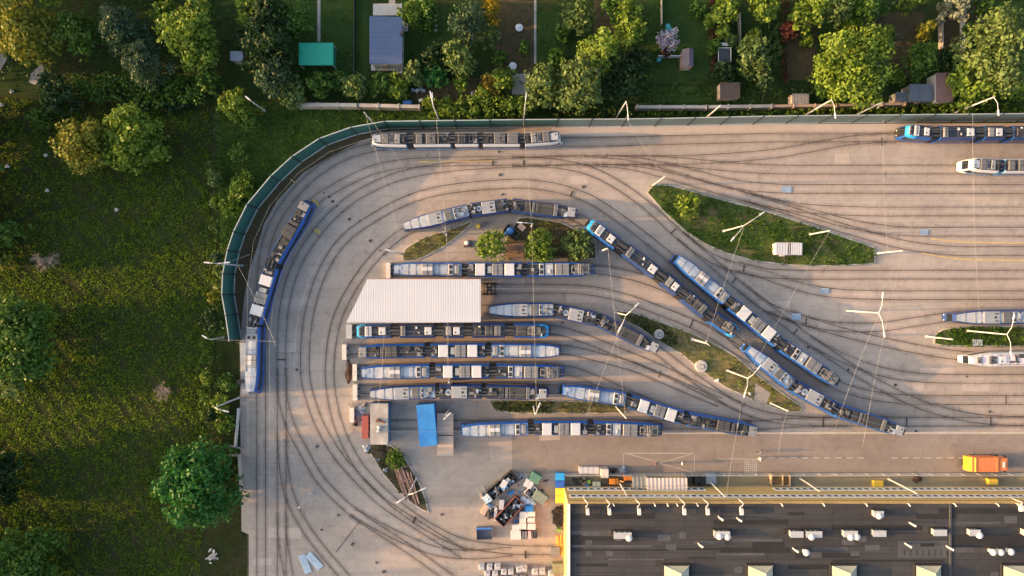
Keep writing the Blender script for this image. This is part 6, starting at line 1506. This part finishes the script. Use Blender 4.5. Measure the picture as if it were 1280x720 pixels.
# ------------------------------------------------------------------ trees
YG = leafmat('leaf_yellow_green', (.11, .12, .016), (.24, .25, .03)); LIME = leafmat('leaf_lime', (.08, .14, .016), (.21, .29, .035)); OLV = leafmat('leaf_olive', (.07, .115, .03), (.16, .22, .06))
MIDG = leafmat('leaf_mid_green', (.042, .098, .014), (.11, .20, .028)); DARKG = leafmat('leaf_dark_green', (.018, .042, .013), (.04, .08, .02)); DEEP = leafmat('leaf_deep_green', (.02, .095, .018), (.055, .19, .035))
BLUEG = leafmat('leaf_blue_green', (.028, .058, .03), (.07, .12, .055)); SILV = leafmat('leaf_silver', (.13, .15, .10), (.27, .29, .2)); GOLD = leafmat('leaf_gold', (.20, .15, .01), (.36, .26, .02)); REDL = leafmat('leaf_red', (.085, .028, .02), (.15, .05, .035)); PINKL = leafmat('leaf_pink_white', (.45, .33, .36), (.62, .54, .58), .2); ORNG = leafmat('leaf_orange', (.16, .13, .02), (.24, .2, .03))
def T_(px, py, r, h, mt, label, **k): return tree(px, py, r, h, mt, label, **k)
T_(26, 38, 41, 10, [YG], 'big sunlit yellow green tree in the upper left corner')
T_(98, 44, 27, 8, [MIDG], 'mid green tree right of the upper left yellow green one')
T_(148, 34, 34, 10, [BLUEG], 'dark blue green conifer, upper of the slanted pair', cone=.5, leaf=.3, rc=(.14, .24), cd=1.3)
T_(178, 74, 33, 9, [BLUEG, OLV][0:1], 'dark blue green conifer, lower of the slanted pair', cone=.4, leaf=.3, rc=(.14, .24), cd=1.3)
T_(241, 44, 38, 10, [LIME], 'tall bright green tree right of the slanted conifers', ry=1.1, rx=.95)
T_(262, 99, 14, 5, [MIDG], 'small green tree under the tall bright green one')
T_(206, 20, 17, 6, [LIME], 'pointed lime shrub between the conifers and tall bright green tree', name='shrub', cat='shrub')
T_(72, 118, 27, 6, [DARKG], 'dark spreading shrub left of the meadow hedge', name='shrub', cat='shrub')
T_(52, 146, 14, 3, [MIDG], 'low green shrub above the yellow green pair on the meadow', name='shrub', cat='shrub')
T_(108, 178, 37, 8, [YG], 'yellow olive tree, left of the joined pair on the meadow', leaf=.34)
T_(165, 172, 36, 8, [LIME, YG][0:1], 'brighter green tree, right of the joined pair on the meadow', ry=1.15)
T_(330, 42, 38, 9, [DARKG], 'dark broad tree left of the bright green pavilion', ry=1.2); T_(338, 95, 24, 7, [BLUEG], 'dusky tree below the dark broad one by the pavilion'); T_(366, 20, 22, 6, [MIDG], 'green tree above the bright green pavilion'); T_(318, 15, 22, 7, [LIME], 'sun tipped tree at the top edge left of the pavilion')
T_(294, 130, 22, 5, [LIME], 'bright bushy tree at the upper end of the meadow fence'); T_(362, 116, 21, 4.5, [OLV], 'olive shrub at the left end of the garden wall', name='shrub', cat='shrub'); T_(399, 104, 17, 4, [MIDG], 'mid green shrub below the bright green pavilion', name='shrub', cat='shrub')
T_(444, 107, 17, 4.5, [OLV], 'rounded pale olive shrub below the wire fence', name='shrub', cat='shrub'); T_(474, 105, 15, 3.5, [MIDG], 'green shrub below the house, left of two', name='shrub', cat='shrub'); T_(497, 106, 16, 3.5, [LIME], 'lighter green shrub below the house, right of two', name='shrub', cat='shrub'); T_(517, 91, 14, 5, [OLV], 'small round olive tree at the lower right house corner')
T_(512, 16, 15, 4, [GOLD, LIME][1:2], 'lime shrub beside the upper terrace of the house', name='shrub', cat='shrub'); T_(533, 8, 15, 5, [MIDG], 'green tree at the top edge right of the house'); T_(549, 68, 20, 4, [DARKG], 'dark shrub between the house and the tree pair', name='shrub', cat='shrub'); T_(545, 93, 17, 3.5, [DEEP], 'deep green shrub above the dug bed behind the wall', name='shrub', cat='shrub')
T_(586, 27, 25, 8, [BLUEG], 'bluish round tree, upper of the vertical pair'); T_(575, 74, 22, 7, [OLV], 'olive round tree, lower of the vertical pair'); T_(577, 101, 10, 3, [LIME], 'small lime shrub under the olive round tree', name='shrub', cat='shrub')
T_(614, 8, 12, 7, [GOLD], 'narrow golden tree at the top edge', ry=1.7); T_(612, 45, 14, 3.5, [OLV], 'loose olive shrub under the golden tree', name='shrub', cat='shrub'); T_(613, 105, 13, 3, [ORNG], 'orange tipped shrub beside the white cold frame', name='shrub', cat='shrub'); T_(632, 98, 17, 3.5, [LIME], 'lime shrub right of the orange tipped one', name='shrub', cat='shrub'); T_(605, 118, 11, 2.5, [LIME], 'small lime shrub touching the white cold frame', name='shrub', cat='shrub')
T_(676, 107, 23, 8, [OLV], 'olive tree left of the broad silver green one by the barrier', ry=1.2); T_(724, 107, 32, 9, [OLV, SILV][0:1], 'broad grey olive tree beside the barrier and garden hedge'); T_(750, 64, 28, 9, [LIME], 'lime tree above the broad grey olive one'); T_(722, 17, 20, 6, [OLV], 'pale olive tree at the top edge above the lime one', ry=1.2); T_(786, 29, 22, 8, [LIME], 'lime tree at the top edge left of the flowering bush', ry=1.3); T_(770, 5, 20, 7, [MIDG], 'mid green tree on the top edge between lime and olive ones')
T_(778, 100, 28, 6, [DARKG], 'dark tree right of the broad grey olive one'); T_(800, 75, 16, 5, [DARKG], 'dark shrub left of the flowering bush', name='shrub', cat='shrub'); T_(696, 72, 12, 4, [MIDG], 'mid green shrub left of the lime tree', name='shrub', cat='shrub')
T_(834, 51, 15.5, 2.6, [PINKL], 'pink and white flowering bush on the lawn', leaf=.3, name='shrub', cat='shrub'); T_(833, 66, 6, 1.5, [REDL], 'dark red shrub under the pink and white bush', name='shrub', cat='shrub', leaf=.25)
T_(909, 13, 18, 5, [LIME], 'yellowish lime tree at the top edge right of the red hedge'); T_(887, 27, 8, 3, [LIME], 'small star shaped lime shrub on the red hedge line', name='shrub', cat='shrub'); T_(904, 40, 9, 3, [LIME], 'small lime shrub above the greenhouse, left', name='shrub', cat='shrub'); T_(914, 50, 8, 2.5, [OLV], 'small olive shrub above the greenhouse, right', name='shrub', cat='shrub'); T_(893, 58, 9, 2.5, [MIDG], 'mid green shrub left of the greenhouse', name='shrub', cat='shrub'); T_(906, 89, 15, 3, [DARKG], 'dark shrub below the greenhouse', name='shrub', cat='shrub')
T_(943, 72, 21, 6, [OLV], 'olive tree right of the greenhouse', ry=1.2); T_(953, 97, 16, 5, [DARKG], 'shaded tree under the olive one right of the greenhouse'); T_(957, 4, 22, 6, [LIME], 'bright lime tree at the top edge above the vegetable rows'); T_(943, 45, 9, 3, [LIME], 'small bright shrub above the olive tree by the greenhouse', name='shrub', cat='shrub')
rr = random.Random(3)
for i in range(26): T_(958+rr.uniform(0, 19), 18+i*2.4+rr.uniform(-1, 1), 3.2, .8, [OLV], 'low leafy cabbage plant in the vegetable rows', name='cabbage_plant', cat='plant', group='cabbage plants in the vegetable rows', leaf=.22, trunk=False, cd=.25, rc=(.35, .5))
T_(1012, 12, 22, 7, [LIME], 'lime tree at the top edge left of the largest lime tree'); T_(1050, 8, 20, 7, [OLV], 'olive tree at the top edge above the largest lime tree'); T_(1085, 6, 24, 7, [MIDG], 'feathery green tree at the top edge', cone=.3); T_(1063, 32, 12, 4, [LIME], 'small lime tree touching the top of the largest lime tree'); T_(1140, -2, 14, 5, [LIME], 'small lime tree at the top edge above the brown beds')
T_(1070, 83, 48, 10, [LIME], 'largest lime green tree in the gardens'); T_(1152, 74, 22, 6, [MIDG], 'fan leaved mid green tree above the metal sheds', leaf=.3); T_(1161, 36, 9, 4, [YG], 'small yellowish tree between two dug beds', ry=1.3); T_(1180, 74, 12, 3.5, [DARKG], 'dark shrub above the brown tiled shed', name='shrub', cat='shrub'); T_(1197, 4, 21, 6, [SILV], 'whitish blossoming tree at the top edge'); T_(1232, 8, 13, 4, [MIDG], 'green shrub at the top edge right of the blossoming tree', name='shrub', cat='shrub')
T_(1246, 60, 43, 11, [OLV], 'large grey green tree in the upper right corner', ry=1.15); T_(1216, 104, 28, 8, [LIME], 'lime tree beside the brown tiled shed'); T_(1270, 105, 20, 6, [LIME], 'bright green tree under the large grey green one'); T_(986, 38, 11, 3, [REDL], 'red leaved shrub on the right red hedge', name='shrub', cat='shrub'); T_(1031, 108, 14, 4, [MIDG], 'mid green shrub at the foot of the largest lime tree', name='shrub', cat='shrub'); T_(1254, 24, 4, 1.2, [ORNG], 'small orange flowering plant at the upper right', name='shrub', cat='shrub', leaf=.25)
for x, y, r, lb in ((705, 40, 12, 'low green shrub in the middle garden left of the lime trees'), (655, 60, 8, 'small shrub beside the round garden table'), (625, 72, 10, 'small shrub between the two garden tables'), (873, 12, 12, 'green shrub at the top edge left of the red hedge'), (1110, 40, 10, 'low shrub on the dug bed left of the yellowish tree'), (1122, 96, 12, 'low shrub left of the metal sheds'), (425, 100, 12, 'low shrub left of the rounded pale olive one'), (535, 30, 11, 'low shrub beside the stepping stones'), (1008, 50, 9, 'low plant on the dug bed left of the largest lime tree'), (1215, 40, 11, 'low shrub right of the picket fence')):
    T_(x, y, r, 2.2, [MIDG if x % 2 else LIME], lb, name='shrub', cat='shrub', leaf=.32)
# left meadow edge
bare_tree(46, 328, 30, 6, 'bare brown tree at the left meadow edge', 2); bare_tree(205, 487, 25, 3, 'bare twiggy shrub in the lower meadow', 5, 'bare_shrub'); bare_tree(299, 477, 11, 2.5, 'bare twiggy shrub at the end of the concrete platform', 9, 'bare_shrub')
T_(8, 292, 18, 6, [MIDG], 'small tree beside the bare brown one'); T_(2, 325, 12, 4, [YG], 'yellow green shrub left of the bare brown tree', name='shrub', cat='shrub')
T_(26, 425, 48, 8.5, [DARKG, MIDG][1:2], 'largest dark tree at the left edge of the meadow', ry=1.15); T_(12, 480, 20, 6, [YG, OLV][1:2], 'olive tree under the largest dark meadow tree')
T_(251, 605, 45, 10, [DEEP], 'rounded deep green tree beside the lower left yard', ry=1.2, leaf=.4); T_(36, 702, 44, 9, [MIDG], 'dark spreading tree in the lower left corner'); T_(8, 590, 20, 6, [DARKG], 'dark tree at the left edge above the lower left one'); T_(10, 616, 14, 3, [DARKG], 'dark shrub at the left edge between two trees', name='shrub', cat='shrub')
for x, y, r, h, mt, lb in ((268, 222, 10, 3, OLV, 'olive shrub on the meadow fence line near its top'), (303, 230, 17, 3, LIME, 'bright shrub outside the upper bend of the barrier'), (291, 258, 16, 3, LIME, 'bright shrub lower along the outer barrier bend'), (273, 250, 8, 2.5, LIME, 'narrow lime shrub on the meadow fence line'), (276, 338, 8, 2.5, OLV, 'small olive shrub at the post crossing the barrier'), (271, 322, 7, 3, BLUEG, 'thin bluish shrub at the meadow edge of the barrier'), (265, 400, 17, 4, DARKG, 'dark shrub outside the lower barrier'), (268, 372, 9, 3, YG, 'yellowish shrub outside the barrier above the dark one'), (259, 472, 9, 3, LIME, 'small bright shrub below the open barrier end'), (283, 478, 12, 2.5, MIDG, 'mid green shrub left of the concrete platform'), (275, 505, 12, 2.5, LIME, 'lime shrub at the lower leaning lamp post'), (281, 530, 13, 2.5, MIDG, 'mid green shrub below the lower leaning lamp post'), (262, 520, 8, 2.5, DARKG, 'dark shrub left of the lower leaning lamp post'), (312, 150, 14, 3, MIDG, 'mid green shrub below the bushy tree at the bend'), (298, 190, 13, 2.5, MIDG, 'mid green shrub on the grass inside the bend')):
    T_(x, y, r, h, [mt], lb, name='shrub', cat='shrub', leaf=.32)
# trees of the yard islands
T_(615, 308, 21, 4.5, [LIME], 'lush tree left of the trio on the brick island', leaf=.34); T_(676, 309, 21, 4.5, [LIME, MIDG][0:1], 'lush tree in the middle of the trio on the brick island', leaf=.34); T_(723, 306, 21, 4, [OLV], 'olive tree right of the trio on the brick island', leaf=.34)
T_(861, 257, 17, 3.2, [LIME], 'bright round tree on the long green island', leaf=.32); T_(494, 573, 13, 1.8, [LIME], 'bright shrub on the debris island', leaf=.3, name='shrub', cat='shrub')
# trees standing left of the picture: they shade the meadow and the yard
rr = random.Random(12)
for i, (x, y, r, h) in enumerate([(-60, -30, 40, 6.5), (-75, 50, 42, 6.5), (-60, 140, 42, 8.5), (-70, 215, 45, 9.5), (-50, 285, 36, 8.5), (-60, 312, 24, 6), (-150, 30, 45, 8), (-150, 180, 45, 11), (-45, 590, 40, 10), (-110, 612, 34, 12), (-60, 712, 34, 12), (-120, 738, 45, 14), (-60, 780, 44, 12), (60, -45, 40, 10), (160, -50, 40, 10), (-130, 410, 26, 7), (-210, 250, 50, 15), (-150, 706, 48, 19), (-150, 778, 48, 18)]):
    T_(x, y, r, h, [MIDG if i % 2 else DARKG], ['tree standing beyond the left edge of the meadow', 'dark tree standing beyond the left edge of the meadow'][i % 2], group='trees beyond the meadow edge' if i % 2 else 'green trees beyond the meadow edge', leaf=.6)
# hedges
hedge([(100, 98), (250, 98), (262, 108), (258, 128), (210, 136), (120, 128), (98, 120)], 2.6, [DARKG, MIDG][1:2], 'long dark clipped hedge along the upper meadow', seed=2)
hedge([(150, 126), (240, 128), (232, 142), (170, 140)], 1.4, [DARKG], 'low dark hedge below the long clipped one', seed=3)
hedge([(526, 129), (660, 125), (662, 148), (530, 149)], 2.6, [LIME, OLV][0:1], 'bright bushy hedge outside the barrier above the white tram', seed=4, rr=(.55, .95))
hedge([(400, 98), (430, 98), (430, 114), (400, 114)], 2.0, [MIDG], 'mid green hedge between the shrubs below the pavilion', seed=5)
hedge([(1124, 129), (1200, 129), (1200, 134), (1124, 135)], 1.7, [LIME], 'bright narrow hedge below the metal sheds', seed=6, rr=(.35, .55), spacing=.5)
hedge([(980, 138), (1290, 136), (1290, 142), (980, 144)], 1.3, [LIME], 'long bright hedge strip along the upper right barrier', seed=7, rr=(.3, .5), spacing=.5)
hedge([(1210, 122), (1290, 118), (1290, 131), (1210, 132)], 1.8, [LIME], 'bright hedge in the upper right corner', seed=8, rr=(.4, .7))
hedge([(800, 140), (975, 140), (975, 145), (800, 146)], .8, [MIDG], 'low dark ivy hedge behind the middle barrier', seed=9, rr=(.3, .5), spacing=.5)
hedge([(664, 132), (790, 136), (790, 147), (664, 148)], 1.4, [DARKG], 'low dark hedge under the broad grey olive tree', seed=10, rr=(.4, .6), spacing=.6)
hedge([(885.5, -20), (892.5, -20), (892, 95), (887, 95)], 1.4, [REDL], 'red leaved hedge line above the brown hut', seed=11, rr=(.25, .42), spacing=.35, leaf=.25)
hedge([(976, -20), (982, -20), (982, 105), (976, 105)], 1.3, [REDL], 'red leaved hedge line along the vegetable rows', seed=12, rr=(.22, .38), spacing=.4, leaf=.25)
hedge([(265, 205), (272, 205), (276, 290), (268, 290)], 2.2, [OLV], 'narrow olive hedge along the meadow fence', seed=13, rr=(.35, .6), spacing=.6)
hedge([(273, 140), (279, 140), (279, 210), (272, 210)], 2.4, [DARKG], 'dark narrow hedge on the meadow fence below the bushy tree', seed=18, rr=(.4, .6), spacing=.6)
hedge([(271, 340), (278, 340), (276, 400), (267, 400)], 2.0, [OLV], 'narrow olive hedge outside the green barrier', seed=14, rr=(.35, .6), spacing=.6)
hedge([(255, 430), (266, 430), (262, 545), (252, 545)], 1.6, [MIDG], 'ragged hedge along the lower meadow fence', seed=15, rr=(.3, .6), spacing=.75)
hedge([(985, 110), (1035, 110), (1035, 128), (985, 128)], 1.2, [DARKG], 'dark low hedge around the felt roofed shed', seed=16, rr=(.3, .5), spacing=.7)
hedge([(525, 62), (560, 62), (560, 100), (525, 100)], 1.2, [DARKG], 'dark low hedge between house and tree pair', seed=17, rr=(.3, .5), spacing=.8)

# ------------------------------------------------------------------ camera, sun and sky
cam = bpy.data.cameras.new('camera'); cam.sensor_width = 36; cam.lens = 36*HC/(1280/S); cam.clip_start = 1; cam.clip_end = 6000
co = bpy.data.objects.new('camera', cam); COL.objects.link(co); co.location = (0, 0, HC); co.rotation_euler = (0, 0, 0); scene.camera = co
EL = R(11.3); DIR = Vector((math.cos(EL), math.cos(EL)*.02, -math.sin(EL)))
sun = bpy.data.lights.new('sun', 'SUN'); sun.energy = 2.6; sun.angle = R(.5); sun.color = (1.0, .55, .21)
so = bpy.data.objects.new('sun', sun); COL.objects.link(so); so.rotation_euler = DIR.to_track_quat('-Z', 'Y').to_euler(); so.location = (-100, 0, 60)
wd = bpy.data.worlds.new('World'); scene.world = wd; wd.use_nodes = True; nt = wd.node_tree
sk = nt.nodes.new('ShaderNodeTexSky'); sk.sky_type = 'NISHITA'; sk.sun_disc = False; sk.sun_elevation = EL; sk.sun_rotation = R(-90); sk.air_density = 1.0; sk.dust_density = 6.0; sk.ozone_density = 0.9
bg = nt.nodes['Background']; nt.links.new(sk.outputs[0], bg.inputs['Color']); bg.inputs['Strength'].default_value = .15
vs = scene.view_settings; vs.view_transform = 'Standard'; vs.look = 'None'; vs.gamma = 1; vs.use_curve_mapping = False; vs.exposure = 1.9
scene.render.engine = 'CYCLES'; scene.cycles.max_bounces = 5; scene.cycles.transparent_max_bounces = 24; scene.cycles.use_denoising = True
